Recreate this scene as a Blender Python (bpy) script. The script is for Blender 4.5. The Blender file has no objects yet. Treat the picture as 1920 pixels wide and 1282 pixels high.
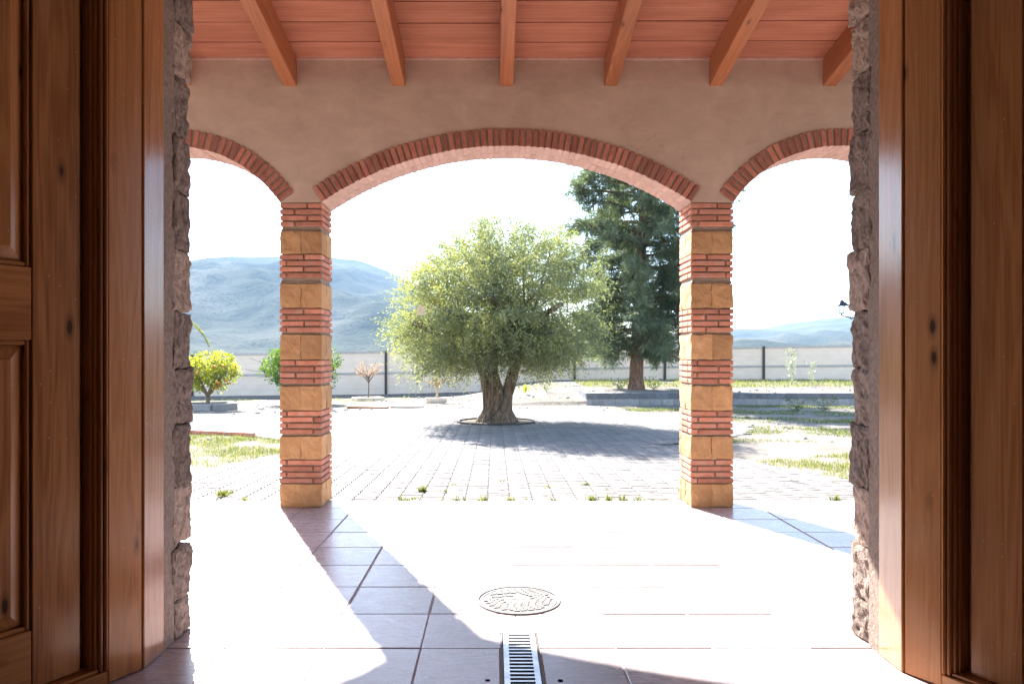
import bpy, bmesh, math, random
import numpy as np
from mathutils import Vector, Matrix, noise

random.seed(7)
rng = np.random.default_rng(7)
R = math.radians
SC = bpy.context.scene
COL = SC.collection

# ------------------------------------------------------------------ camera, sky, sun, exposure
CAM_H = 1.43
cam_data = bpy.data.cameras.new("camera")
cam_data.sensor_width = 36.0
cam_data.lens = 1380.0 / 1920.0 * 36.0
cam_data.shift_x = (960 - 927) / 1920.0
cam_data.shift_y = (665 - 641) / 1920.0
cam_data.clip_start = 0.05
cam_data.clip_end = 20000
cam = bpy.data.objects.new("camera", cam_data)
COL.objects.link(cam)
cam.location = (0, 0, CAM_H)
cam.rotation_euler = (R(90), 0, 0)
SC.camera = cam

SUN_EL = R(36.0)
SUN_DX, SUN_DY = -0.433, 1.0            # horizontal direction towards the sun
SUN_AZ = math.atan2(SUN_DX, SUN_DY)     # from +Y towards +X
world = bpy.data.worlds.new("World")
SC.world = world
world.use_nodes = True
wn = world.node_tree
bg = wn.nodes["Background"]
sky = wn.nodes.new("ShaderNodeTexSky")
sky.sky_type = 'NISHITA'
sky.sun_disc = False
sky.sun_elevation = SUN_EL
sky.sun_rotation = SUN_AZ
sky.altitude = 500
sky.air_density = 1.0
sky.dust_density = 0.6
sky.ozone_density = 1.0
wn.links.new(sky.outputs[0], bg.inputs[0])
bg.inputs[1].default_value = 0.118

sd = bpy.data.lights.new("sun", 'SUN')
sd.energy = 5.0
sd.angle = R(0.53)
sd.color = (1.0, 0.965, 0.92)
sun = bpy.data.objects.new("sun", sd)
COL.objects.link(sun)
hd = Vector((SUN_DX, SUN_DY, 0)).normalized()
to_sun = Vector((hd.x * math.cos(SUN_EL), hd.y * math.cos(SUN_EL), math.sin(SUN_EL)))
sun.rotation_euler = to_sun.to_track_quat('Z', 'Y').to_euler()
sun.location = to_sun * 60

SC.view_settings.view_transform = 'Standard'
SC.view_settings.look = 'None'
SC.view_settings.exposure = 2.48
SC.view_settings.gamma = 1.0
SC.view_settings.use_curve_mapping = False
SC.render.engine = 'CYCLES'
cy = SC.cycles
cy.use_denoising = True
cy.max_bounces = 10
cy.diffuse_bounces = 6
cy.glossy_bounces = 3
cy.transmission_bounces = 4
cy.volume_bounces = 0
cy.transparent_max_bounces = 8
cy.sample_clamp_indirect = 8.0
cy.caustics_reflective = False
cy.caustics_refractive = False


# ------------------------------------------------------------------ helpers
def link(o, parent=None, label=None, cat=None, group=None, kind=None):
    COL.objects.link(o)
    if parent is not None:
        o.parent = parent
    if label:
        o["label"] = label
    if cat:
        o["category"] = cat
    if group:
        o["group"] = group
    if kind:
        o["kind"] = kind
    return o


def empty(name, loc=(0, 0, 0), rz=0.0, **kw):
    o = bpy.data.objects.new(name, None)
    o.empty_display_size = 0.1
    o.location = loc
    o.rotation_euler = (0, 0, rz)
    return link(o, **kw)


def put(name, me, mat=None, loc=(0, 0, 0), rot=(0, 0, 0), scale=None, **kw):
    o = bpy.data.objects.new(name, me)
    if mat is not None and len(me.materials) == 0:
        me.materials.append(mat)
    o.location = loc
    o.rotation_euler = rot
    if scale:
        o.scale = scale
    return link(o, **kw)


def mesh_py(name, v, f, smooth=False):
    me = bpy.data.meshes.new(name)
    me.from_pydata([tuple(p) for p in v], [], [tuple(q) for q in f])
    me.update()
    if smooth:
        me.polygons.foreach_set("use_smooth", [True] * len(me.polygons))
    return me


def mesh_np(name, verts, faces, smooth=False, tint=None):
    """verts (N,3); faces list of int arrays (M,k)"""
    me = bpy.data.meshes.new(name)
    verts = np.asarray(verts, dtype=np.float32)
    if not isinstance(faces, (list, tuple)):
        faces = [faces]
    nl = sum(f.size for f in faces)
    nf = sum(f.shape[0] for f in faces)
    me.vertices.add(len(verts))
    me.vertices.foreach_set("co", verts.ravel())
    me.loops.add(nl)
    me.loops.foreach_set("vertex_index", np.concatenate([f.ravel() for f in faces]).astype(np.int32))
    me.polygons.add(nf)
    tot = np.concatenate([np.full(f.shape[0], f.shape[1]) for f in faces]).astype(np.int32)
    start = np.concatenate([[0], np.cumsum(tot)[:-1]]).astype(np.int32)
    me.polygons.foreach_set("loop_start", start)
    me.polygons.foreach_set("loop_total", tot)
    if smooth:
        me.polygons.foreach_set("use_smooth", np.ones(nf, dtype=bool))
    me.update(calc_edges=True)
    if tint is not None:
        at = me.attributes.new("tint", 'FLOAT', 'POINT')
        at.data.foreach_set("value", np.asarray(tint, dtype=np.float32))
    return me


_boxcache = {}


def cbox(sx, sy, sz, ch=0.004, mat=None, key=None):
    """chamfered box centred on origin, shared between equal sizes"""
    k = (round(sx, 3), round(sy, 3), round(sz, 3), ch, mat.name if mat else None, key)
    if k in _boxcache:
        return _boxcache[k]
    bm = bmesh.new()
    bmesh.ops.create_cube(bm, size=1.0)
    bmesh.ops.scale(bm, vec=(sx, sy, sz), verts=bm.verts)
    if ch > 0:
        bmesh.ops.bevel(bm, geom=list(bm.edges), offset=ch, segments=1, affect='EDGES')
    me = bpy.data.meshes.new("piece")
    bm.to_mesh(me)
    bm.free()
    if mat:
        me.materials.append(mat)
    _boxcache[k] = me
    return me


def rough_box(sx, sy, sz, amp, n=7, seed=0, ch=0.02, mat=None, scale=6.0, wob=0.0):
    """subdivided box whose faces are broken like split stone"""
    bm = bmesh.new()
    bmesh.ops.create_cube(bm, size=1.0)
    bmesh.ops.subdivide_edges(bm, edges=list(bm.edges), cuts=n, use_grid_fill=True)
    off = Vector((seed * 7.31, seed * 3.17, seed * 1.91))
    for v in bm.verts:
        c = v.co.copy()
        e = sorted((abs(c.x), abs(c.y), abs(c.z)))
        p = Vector((c.x * sx, c.y * sy, c.z * sz))
        nd = Vector((c.x if abs(c.x) > .49 else 0, c.y if abs(c.y) > .49 else 0, c.z if abs(c.z) > .49 else 0))
        if nd.length > 0:
            nd.normalize()
        d = noise.fractal(p * scale + off, 0.9, 2.1, 4) * amp
        edge = 1.0 if e[1] > 0.49 else 0.0
        p += nd * (d - edge * ch)
        if wob:
            p += Vector(noise.noise_vector(p * 3 + off)) * wob
        v.co = p
    me = bpy.data.meshes.new("stone")
    bm.to_mesh(me)
    bm.free()
    if mat:
        me.materials.append(mat)
    return me


def tube(path, rad, n=8, cap=True, lob=None):
    """swept tube -> verts, faces ; lob(i, ang)->radius factor"""
    pts = [Vector(p) for p in path]
    v, f = [], []
    up = Vector((0.13, 0.97, 0.21)).normalized()
    t_prev = None
    for i, p in enumerate(pts):
        a = pts[max(i - 1, 0)]
        b = pts[min(i + 1, len(pts) - 1)]
        t = (b - a).normalized()
        if t_prev is None:
            x = t.cross(up)
            if x.length < 1e-3:
                x = t.cross(Vector((1, 0, 0)))
            x.normalize()
        else:
            x = (x - t * x.dot(t)).normalized()
        y = t.cross(x).normalized()
        t_prev = t
        for k in range(n):
            an = 2 * math.pi * k / n
            r = rad[i] * (lob(i, an, p) if lob else 1.0)
            v.append(p + x * (math.cos(an) * r) + y * (math.sin(an) * r))
    for i in range(len(pts) - 1):
        for k in range(n):
            k2 = (k + 1) % n
            f.append((i * n + k, i * n + k2, (i + 1) * n + k2, (i + 1) * n + k))
    if cap:
        f.append(tuple(reversed(range(n))))
        f.append(tuple(range((len(pts) - 1) * n, len(pts) * n)))
    return v, f


class Soup:
    def __init__(self):
        self.v = []
        self.f = []

    def add(self, vf):
        v, f = vf
        o = len(self.v)
        self.v += [tuple(p) for p in v]
        self.f += [tuple(i + o for i in q) for q in f]
        return self

    def box(self, x0, x1, y0, y1, z0, z1):
        v = [(x0, y0, z0), (x1, y0, z0), (x1, y1, z0), (x0, y1, z0), (x0, y0, z1), (x1, y0, z1), (x1, y1, z1), (x0, y1, z1)]
        f = [(3, 2, 1, 0), (4, 5, 6, 7), (0, 1, 5, 4), (1, 2, 6, 5), (2, 3, 7, 6), (3, 0, 4, 7)]
        return self.add((v, f))

    def mesh(self, name="m", smooth=False):
        return mesh_py(name, self.v, self.f, smooth)


def boxm(x0, x1, y0, y1, z0, z1):
    return Soup().box(x0, x1, y0, y1, z0, z1).mesh("slab")


# ------------------------------------------------------------------ materials
class NT:
    def __init__(self, name, rough=0.8, spec=0.5):
        self.m = bpy.data.materials.new(name)
        self.m.use_nodes = True
        self.t = self.m.node_tree
        self.b = self.t.nodes["Principled BSDF"]
        self.b.inputs["Roughness"].default_value = rough
        self.b.inputs["Specular IOR Level"].default_value = spec
        self.tc = None

    def n(self, typ, **kw):
        nd = self.t.nodes.new(typ)
        for k, v in kw.items():
            setattr(nd, k, v)
        return nd

    def l(self, a, b):
        self.t.links.new(a, b)

    def co(self, scale=(1, 1, 1), out="Object", rnd=True, rot=(0, 0, 0)):
        if self.tc is None:
            self.tc = self.n("ShaderNodeTexCoord")
        src = self.tc.outputs[out]
        if rnd and out == "Object":
            oi = self.n("ShaderNodeObjectInfo")
            ml = self.n("ShaderNodeMath", operation='MULTIPLY')
            self.l(oi.outputs["Random"], ml.inputs[0])
            ml.inputs[1].default_value = 57.0
            ad = self.n("ShaderNodeVectorMath", operation='ADD')
            self.l(src, ad.inputs[0])
            self.l(ml.outputs[0], ad.inputs[1])
            src = ad.outputs[0]
        mp = self.n("ShaderNodeMapping")
        mp.inputs["Scale"].default_value = scale
        mp.inputs["Rotation"].default_value = rot
        self.l(src, mp.inputs[0])
        return mp.outputs[0]

    def noise(self, co, scale=5, detail=4, rough=0.6, dist=0.0):
        nd = self.n("ShaderNodeTexNoise")
        nd.inputs["Scale"].default_value = scale
        nd.inputs["Detail"].default_value = detail
        nd.inputs["Roughness"].default_value = rough
        nd.inputs["Distortion"].default_value = dist
        self.l(co, nd.inputs["Vector"])
        return nd.outputs[0]

    def ramp(self, fac, stops):
        nd = self.n("ShaderNodeValToRGB")
        el = nd.color_ramp.elements
        while len(el) < len(stops):
            el.new(0.5)
        for e, (p, c) in zip(el, stops):
            e.position = p
            e.color = (*c, 1) if len(c) == 3 else c
        self.l(fac, nd.inputs[0])
        return nd.outputs[0]

    def mix(self, fac, a, b, mode='MIX'):
        nd = self.n("ShaderNodeMix", data_type='RGBA', blend_type=mode)
        for sock, val in ((nd.inputs[0], fac), (nd.inputs[6], a), (nd.inputs[7], b)):
            if isinstance(val, (int, float)):
                sock.default_value = val
            elif isinstance(val, tuple):
                sock.default_value = (*val, 1)
            else:
                self.l(val, sock)
        return nd.outputs[2]

    def math(self, op, a, b=None, clamp=False):
        nd = self.n("ShaderNodeMath", operation=op)
        nd.use_clamp = clamp
        for i, val in enumerate((a, b)):
            if val is None:
                continue
            if isinstance(val, (int, float)):
                nd.inputs[i].default_value = val
            else:
                self.l(val, nd.inputs[i])
        return nd.outputs[0]

    def rand_tint(self, col, amt=0.25):
        """brightness differs from piece to piece"""
        oi = self.n("ShaderNodeObjectInfo")
        mr = self.n("ShaderNodeMapRange")
        mr.inputs[3].default_value = 1 - amt
        mr.inputs[4].default_value = 1 + amt
        self.l(oi.outputs["Random"], mr.inputs[0])
        cb = self.n("ShaderNodeCombineColor")
        for i in range(3):
            self.l(mr.outputs[0], cb.inputs[i])
        return self.mix(1.0, col, cb.outputs[0], 'MULTIPLY')

    def attr(self, name="tint"):
        nd = self.n("ShaderNodeAttribute")
        nd.attribute_name = name
        return nd.outputs["Fac"]

    def col(self, c):
        self.l(c, self.b.inputs["Base Color"])

    def rough(self, r):
        self.l(r, self.b.inputs["Roughness"])

    def bump(self, h, strength=0.4, dist=0.01):
        nd = self.n("ShaderNodeBump")
        nd.inputs["Strength"].default_value = strength
        nd.inputs["Distance"].default_value = dist
        self.l(h, nd.inputs["Height"])
        self.l(nd.outputs[0], self.b.inputs["Normal"])


def m_mineral(name, c1, c2, scale=6, rough=0.85, bump=0.4, dist=0.008, tint=0.15, fine=60, spec=0.3, c3=None, rnd=True):
    t = NT(name, rough, spec)
    co = t.co(rnd=rnd)
    n1 = t.noise(co, scale, 5, 0.65, 0.3)
    n2 = t.noise(co, fine, 3, 0.7)
    c = t.ramp(n1, [(0.3, c1), (0.72, c2)])
    if c3:
        n3 = t.noise(co, scale * 0.35, 3, 0.6)
        c = t.mix(t.ramp(n3, [(0.48, (0, 0, 0)), (0.7, (1, 1, 1))]), c, c3)
    c = t.mix(0.25, c, n2, 'OVERLAY')
    if tint:
        c = t.rand_tint(c, tint)
    t.col(c)
    h = t.math('ADD', n1, t.math('MULTIPLY', n2, 0.5))
    t.bump(h, bump, dist)
    return t.m


def m_wood(name, dark, mid, light, axis=2, rough=0.3, grain=1.0, knots=True, tint=0.08, depth=1):
    t = NT(name, rough, 0.5)
    s = [9.0, 9.0, 9.0]
    s[axis] = 0.55
    co = t.co(tuple(s))
    n0 = t.noise(co, 1.0, 3, 0.5, 0.6)
    wv = t.math('SINE', t.math('MULTIPLY', n0, 46.0))
    wv = t.math('MULTIPLY', t.math('ADD', wv, 1.0), 0.5)
    s2 = [95.0, 95.0, 95.0]
    s2[axis] = 2.5
    fine = t.noise(t.co(tuple(s2)), 1.0, 3, 0.6)
    big = t.noise(t.co(tuple(x * .35 for x in s)), 1.0, 2, 0.5)
    f = t.math('ADD', t.math('MULTIPLY', wv, 0.11), t.math('ADD', t.math('MULTIPLY', fine, 0.34), t.math('MULTIPLY', big, 0.60)))
    c = t.ramp(f, [(0.28, dark), (0.52, mid), (0.8, light)])
    if knots:
        s3 = [7.0, 7.0, 7.0]
        s3[axis] = 2.6
        s3[depth] = 0.6
        vo = t.n("ShaderNodeTexVoronoi")
        vo.inputs["Scale"].default_value = 1.0
        vo.inputs["Randomness"].default_value = 1.0
        t.l(t.co(tuple(s3)), vo.inputs["Vector"])
        k = t.ramp(vo.outputs["Distance"], [(0.06, (1, 1, 1)), (0.10, (0.4, 0.4, 0.4)), (0.19, (0, 0, 0))])
        sp = t.n("ShaderNodeSeparateColor")
        t.l(vo.outputs["Color"], sp.inputs[0])
        k = t.math('MULTIPLY', k, t.math('GREATER_THAN', sp.outputs[0], 0.3))
        c = t.mix(k, c, tuple(x * 0.22 for x in dark))
    # nicks and dried paint specks
    v2 = t.n("ShaderNodeTexVoronoi")
    v2.inputs["Scale"].default_value = 26.0
    t.l(t.co((1, 1, 1)), v2.inputs["Vector"])
    s2c = t.n("ShaderNodeSeparateColor")
    t.l(v2.outputs["Color"], s2c.inputs[0])
    fl = t.ramp(v2.outputs["Distance"], [(0.06, (0.7, 0.7, 0.7)), (0.11, (0, 0, 0))])
    c = t.mix(t.math('MULTIPLY', fl, t.math('GREATER_THAN', s2c.outputs[0], 0.72)), c, (0.55, 0.40, 0.28))
    c = t.rand_tint(c, tint)
    t.col(c)
    t.rough(t.ramp(fine, [(0.3, (rough * .8,) * 3), (0.75, (min(1, rough * 1.5),) * 3)]))
    t.bump(t.math('ADD', t.math('MULTIPLY', wv, 0.3), fine), 0.12 * grain, 0.002)
    return t.m


def m_leaf(name, stops, trans=0.45, rough=0.5, transcol=1.25):
    """thin leaf: reflects and lets light through"""
    t = NT(name)
    c = t.ramp(t.attr(), stops)
    t.t.nodes.remove(t.b)
    df = t.n("ShaderNodeBsdfDiffuse")
    tr = t.n("ShaderNodeBsdfTranslucent")
    gl = t.n("ShaderNodeBsdfGlossy")
    gl.inputs["Roughness"].default_value = rough
    gl.inputs["Color"].default_value = (0.8, 0.85, 0.8, 1)
    tcol = t.mix(1.0, c, (transcol, transcol, transcol * .55), 'MULTIPLY')
    t.l(c, df.inputs[0])
    t.l(tcol, tr.inputs[0])
    m1 = t.n("ShaderNodeMixShader")
    m1.inputs[0].default_value = trans
    t.l(df.outputs[0], m1.inputs[1])
    t.l(tr.outputs[0], m1.inputs[2])
    m2 = t.n("ShaderNodeMixShader")
    m2.inputs[0].default_value = 0.05
    t.l(m1.outputs[0], m2.inputs[1])
    t.l(gl.outputs[0], m2.inputs[2])
    t.l(m2.outputs[0], t.t.nodes["Material Output"].inputs[0])
    return t.m


def m_plain(name, c, rough=0.6, metal=0.0, spec=0.5):
    t = NT(name, rough, spec)
    co = t.co()
    n1 = t.noise(co, 14, 4, 0.6)
    t.col(t.ramp(n1, [(0.3, tuple(x * 0.8 for x in c)), (0.7, tuple(min(1, x * 1.15) for x in c))]))
    t.b.inputs["Metallic"].default_value = metal
    t.bump(n1, 0.1, 0.002)
    return t.m


M = {}
M['plaster'] = None


def m_plaster():
    t = NT("trowelled_plaster", 0.9, 0.2)
    co = t.co((1, 1, 1), rnd=False)
    n1 = t.noise(co, 1.3, 5, 0.62, 0.8)
    n2 = t.noise(t.co((1, 1, 1.8), rnd=False), 4.5, 5, 0.62, 0.7)
    n3 = t.noise(co, 90, 2, 0.6)
    f = t.math('ADD', t.math('MULTIPLY', n1, 0.6), t.math('MULTIPLY', n2, 0.45))
    c = t.ramp(f, [(0.36, (0.46, 0.34, 0.26)), (0.55, (0.56, 0.418, 0.324)), (0.72, (0.65, 0.495, 0.39))])
    vo = t.n("ShaderNodeTexVoronoi", feature='DISTANCE_TO_EDGE')
    vo.inputs["Scale"].default_value = 0.9
    cn = t.noise(co, 5, 4, 0.6)
    va = t.n("ShaderNodeVectorMath", operation='ADD')
    t.l(co, va.inputs[0])
    cx = t.n("ShaderNodeVectorMath", operation='SCALE')
    cx.inputs[3].default_value = 0.25
    t.l(cn, cx.inputs[0])
    t.l(cx.outputs[0], va.inputs[1])
    t.l(va.outputs[0], vo.inputs["Vector"])
    ck = t.ramp(vo.outputs["Distance"], [(0.0, (1, 1, 1)), (0.0035, (0, 0, 0))])
    msk = t.ramp(t.noise(co, 0.8, 2, 0.5), [(0.54, (0, 0, 0)), (0.64, (0.42, 0.42, 0.42))])
    c = t.mix(t.math('MULTIPLY', ck, msk), c, (0.2, 0.14, 0.11))
    t.col(c)
    t.bump(t.math('ADD', t.math('MULTIPLY', n2, 0.6), t.math('MULTIPLY', n3, 0.06)), 0.16, 0.010)
    return t.m


M['plaster'] = m_plaster()
M['brick'] = m_mineral("rustic_brick", (0.45, 0.17, 0.105), (0.62, 0.28, 0.185), 16, 0.85, 0.4, 0.004, 0.24, 90, c3=(0.55, 0.28, 0.21))
M['brick_dark'] = m_mineral("arch_brick", (0.34, 0.12, 0.082), (0.52, 0.21, 0.145), 16, 0.85, 0.4, 0.004, 0.28, 90, c3=(0.36, 0.16, 0.12))
M['mortar_bounce'] = m_mineral('mortar_bounce_brick', (0.52, 0.33, 0.27), (0.66, 0.47, 0.40), 14, 0.9, 0.3, 0.003, 0.1, 80)  # mortar smear, with bounce light on the arch soffits put into the colour
M['mortar'] = m_mineral("grey_brown_mortar", (0.25, 0.185, 0.135), (0.40, 0.31, 0.235), 22, 0.95, 0.8, 0.008, 0.0, 140)
M['ochre'] = m_mineral("ochre_split_block", (0.43, 0.235, 0.105), (0.57, 0.33, 0.16), 7, 0.85, 0.6, 0.008, 0.15, 55, c3=(0.53, 0.31, 0.16))
M['rock_dark'] = m_mineral("brown_rubble_stone", (0.16, 0.118, 0.098), (0.45, 0.345, 0.29), 38, 0.95, 1.0, 0.025, 0.14, 130)
M['rock_light'] = m_mineral("pinkish_rubble_stone", (0.33, 0.235, 0.19), (0.62, 0.47, 0.385), 34, 0.95, 1.0, 0.022, 0.08, 130)
M['render'] = m_mineral("rough_cast_render", (0.19, 0.14, 0.11), (0.40, 0.31, 0.26), 48, 0.95, 1.0, 0.012, 0.0, 190)
M['white_wall'] = m_mineral("white_interior_paint", (0.40, 0.36, 0.31), (0.46, 0.41, 0.36), 3, 0.9, 0.1, 0.003, 0.0)
M['pine'] = m_wood("varnished_pine", (0.23, 0.083, 0.027), (0.44, 0.18, 0.062), (0.58, 0.275, 0.108), 2, 0.19)
M['pine_jamb'] = m_wood("varnished_pine_jamb", (0.22, 0.085, 0.03), (0.40, 0.17, 0.065), (0.52, 0.25, 0.105), 2, 0.17, depth=0)
M['pine_h'] = m_wood("varnished_pine_rail", (0.23, 0.083, 0.027), (0.44, 0.18, 0.062), (0.58, 0.275, 0.108), 0, 0.19)
M['rafter'] = m_wood("stained_pine_rafter", (0.23, 0.075, 0.03), (0.39, 0.14, 0.058), (0.51, 0.215, 0.095), 1, 0.42, depth=2)
M['steel'] = m_plain("galvanised_steel", (0.55, 0.56, 0.58), 0.4, 0.8)
M['iron'] = m_plain("dusty_cast_iron", (0.235, 0.228, 0.22), 0.75, 0.0, 0.2)
M['dark_iron'] = m_plain("black_painted_iron", (0.02, 0.022, 0.025), 0.45, 0.2)
M['rust_post'] = m_plain("brown_painted_steel", (0.055, 0.04, 0.035), 0.6, 0.2)
M['conc'] = m_mineral("pale_cast_concrete", (0.74, 0.585, 0.46), (0.82, 0.67, 0.54), 2.2, 0.9, 0.15, 0.003, 0.015, 60)
M['conc_grey'] = m_mineral("grey_concrete_rail", (0.36, 0.33, 0.30), (0.47, 0.435, 0.40), 5, 0.9, 0.3, 0.005, 0.06, 60)
M['conc_dark'] = m_mineral("damp_footing_concrete", (0.16, 0.145, 0.13), (0.25, 0.23, 0.21), 6, 0.95, 0.5, 0.01, 0.05, 60)
M['block'] = m_mineral("grey_concrete_block", (0.25, 0.235, 0.225), (0.35, 0.335, 0.32), 8, 0.9, 0.4, 0.006, 0.12, 80)
M['slate'] = m_mineral('dark_cap_block', (0.11, 0.11, 0.12), (0.18, 0.18, 0.19), 8, 0.9, 0.4, 0.006, 0.12, 80)
M['soil'] = None


def m_tile():
    t = NT("terracotta_floor_tile", 0.3, 0.45)
    co = t.co((1, 1, 1))
    n1 = t.noise(co, 3.2, 5, 0.62, 0.5)
    n2 = t.noise(co, 36, 4, 0.65)
    n3 = t.noise(t.co((1.0, 5.0, 1.0)), 9, 4, 0.7, 1.5)
    c = t.ramp(n1, [(0.3, (0.39, 0.305, 0.295)), (0.7, (0.48, 0.39, 0.38))])
    c = t.mix(t.ramp(n3, [(0.5, (0, 0, 0)), (0.75, (0.7, 0.7, 0.7))]), c, (0.56, 0.50, 0.49))
    vo = t.n("ShaderNodeTexVoronoi", feature='DISTANCE_TO_EDGE')
    vo.inputs["Scale"].default_value = 3.1
    wob = t.noise(co, 6, 2, 0.5)
    va = t.n("ShaderNodeVectorMath", operation='ADD')
    t.l(co, va.inputs[0])
    t.l(wob, va.inputs[1])
    t.l(va.outputs[0], vo.inputs["Vector"])
    scr = t.ramp(vo.outputs["Distance"], [(0.0, (0.5, 0.5, 0.5)), (0.006, (0, 0, 0))])
    c = t.mix(t.math('MULTIPLY', scr, t.ramp(n1, [(0.5, (0, 0, 0)), (0.6, (1, 1, 1))])), c, (0.74, 0.70, 0.70))
    c = t.mix(0.18, c, n2, 'OVERLAY')
    t.col(t.rand_tint(c, 0.13))
    t.rough(t.ramp(n3, [(0.3, (0.2,) * 3), (0.8, (0.42,) * 3)]))
    t.bump(t.math('ADD', n1, t.math('MULTIPLY', n2, 0.15)), 0.16, 0.004)
    return t.m


def m_ceiling():
    t = NT("ribbed_ceramic_ceiling_tile", 0.75, 0.3)
    co = t.co((1, 1, 1))
    n1 = t.noise(t.co((0.8, 6, 1)), 2.5, 4, 0.6)
    sx = t.n("ShaderNodeSeparateXYZ")
    t.l(t.tc.outputs["Object"], sx.inputs[0])
    rib = t.math('SINE', t.math('MULTIPLY', sx.outputs[1], 2 * math.pi / 0.0195))
    rib = t.math('ADD', t.math('MULTIPLY', rib, 0.5), 0.5)
    c = t.ramp(n1, [(0.3, (0.45, 0.165, 0.092)), (0.7, (0.58, 0.235, 0.14))])
    st = t.noise(t.co((0.5, 60, 1)), 2.0, 4, 0.7)
    c = t.mix(t.ramp(st, [(0.5, (0, 0, 0)), (0.72, (0.5, 0.5, 0.5))]), c, (0.33, 0.115, 0.065))
    c = t.mix(0.3, c, rib, 'MULTIPLY')
    t.col(t.rand_tint(c, 0.1))
    t.bump(rib, 0.55, 0.004)
    return t.m


def m_soil():
    t = NT("dry_dirt", 0.97, 0.1)
    co = t.co((1, 1, 1), rnd=False)
    n1 = t.noise(co, 0.35, 6, 0.62, 0.4)
    n2 = t.noise(co, 11, 5, 0.7)
    n3 = t.noise(co, 1.7, 4, 0.6)
    c = t.ramp(n1, [(0.3, (0.145, 0.12, 0.095)), (0.52, (0.21, 0.18, 0.15)), (0.72, (0.27, 0.24, 0.205))])
    c = t.mix(t.ramp(n3, [(0.55, (0, 0, 0)), (0.75, (0.6, 0.6, 0.6))]), c, (0.13, 0.125, 0.075))
    c = t.mix(0.5, c, n2, 'OVERLAY')
    t.col(c)
    t.bump(t.math('ADD', n2, n3), 0.8, 0.03)
    return t.m


def m_paver(name, by_attr):
    t = NT(name, 0.85, 0.3)
    co = t.co((1, 1, 1), rnd=not by_attr)
    n1 = t.noise(co, 1.1 if by_attr else 3.0, 4, 0.6)
    n2 = t.noise(co, 42, 3, 0.7)
    c = t.ramp(n1, [(0.3, (0.138, 0.125, 0.116)), (0.7, (0.198, 0.181, 0.169))])
    c = t.mix(0.3, c, n2, 'OVERLAY')
    if by_attr:
        mr = t.n("ShaderNodeMapRange")
        mr.inputs[3].default_value = 0.82
        mr.inputs[4].default_value = 1.15
        t.l(t.attr(), mr.inputs[0])
        cb = t.n("ShaderNodeCombineColor")
        for i in range(3):
            t.l(mr.outputs[0], cb.inputs[i])
        c = t.mix(1.0, c, cb.outputs[0], 'MULTIPLY')
    else:
        c = t.rand_tint(c, 0.16)
    t.col(c)
    t.bump(n2, 0.3, 0.003)
    return t.m


def m_bark(name, c1, c2, c3, sc=(9, 9, 1.6), strength=1.0):
    t = NT(name, 0.95, 0.15)
    co = t.co(sc, rnd=False)
    n1 = t.noise(co, 1.5, 6, 0.7, 0.9)
    n2 = t.noise(t.co((1, 1, 1), rnd=False), 22, 4, 0.7)
    c = t.ramp(n1, [(0.32, c1), (0.5, c2), (0.7, c3)])
    c = t.mix(0.4, c, n2, 'OVERLAY')
    t.col(c)
    t.bump(t.math('ADD', n1, t.math('MULTIPLY', n2, 0.3)), strength, 0.05)
    return t.m


def m_hills():
    t = NT("scrub_hillside", 1.0, 0.0)
    co = t.co((1, 1, 1), rnd=False)
    n1 = t.noise(co, 0.0035, 6, 0.62, 0.6)
    n2 = t.noise(co, 0.02, 5, 0.65)
    c = t.ramp(n1, [(0.36, (0.038, 0.046, 0.036)), (0.52, (0.078, 0.083, 0.064)), (0.66, (0.125, 0.122, 0.1))])
    vo = t.n("ShaderNodeTexVoronoi")
    vo.inputs["Scale"].default_value = 0.17
    t.l(co, vo.inputs["Vector"])
    d = t.ramp(vo.outputs["Distance"], [(0.25, (1, 1, 1)), (0.36, (0, 0, 0))])
    dm = t.ramp(n2, [(0.40, (0.1, 0.1, 0.1)), (0.58, (0.9, 0.9, 0.9))])
    c = t.mix(t.math('MULTIPLY', d, dm), c, (0.018, 0.024, 0.016))
    t.col(c)
    t.bump(n2, 0.6, 12.0)
    return t.m


M['tile'] = m_tile()
M['ceil'] = m_ceiling()
M['soil'] = m_soil()
M['paver_near'] = m_paver("concrete_paver", False)
M['paver_far'] = m_paver("concrete_paver_field", True)
M['olive_bark'] = m_bark("olive_bark", (0.045, 0.031, 0.02), (0.19, 0.135, 0.092), (0.36, 0.28, 0.205))
M['pine_bark'] = m_bark("pine_bark", (0.07, 0.04, 0.028), (0.20, 0.115, 0.075), (0.33, 0.20, 0.14), (8, 8, 2.2), 1.0)
M['twig_bark'] = m_bark("thin_bark", (0.07, 0.05, 0.035), (0.16, 0.12, 0.09), (0.25, 0.2, 0.15), (20, 20, 4), 0.4)
M['pale_bark'] = m_bark("pale_sapling_bark", (0.36, 0.24, 0.14), (0.48, 0.36, 0.24), (0.6, 0.5, 0.4), (20, 20, 4), 0.3)
M['olive_leaf'] = m_leaf("olive_leaf", [(0.0, (0.13, 0.155, 0.095)), (0.4, (0.225, 0.25, 0.145)), (0.72, (0.33, 0.335, 0.14)), (1.0, (0.46, 0.41, 0.09))], 0.55)
M['needle'] = m_leaf("pine_needle", [(0.0, (0.07, 0.10, 0.062)), (0.5, (0.145, 0.185, 0.115)), (1.0, (0.28, 0.30, 0.19))], 0.45)
M['citrus_leaf'] = m_leaf("citrus_leaf", [(0.0, (0.03, 0.075, 0.01)), (0.5, (0.075, 0.155, 0.016)), (1.0, (0.22, 0.28, 0.025))], 0.5)
M['citrus_yellow'] = m_leaf("yellowing_citrus_leaf", [(0.0, (0.12, 0.16, 0.02)), (0.5, (0.26, 0.29, 0.03)), (1.0, (0.5, 0.44, 0.05))], 0.6)
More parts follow.
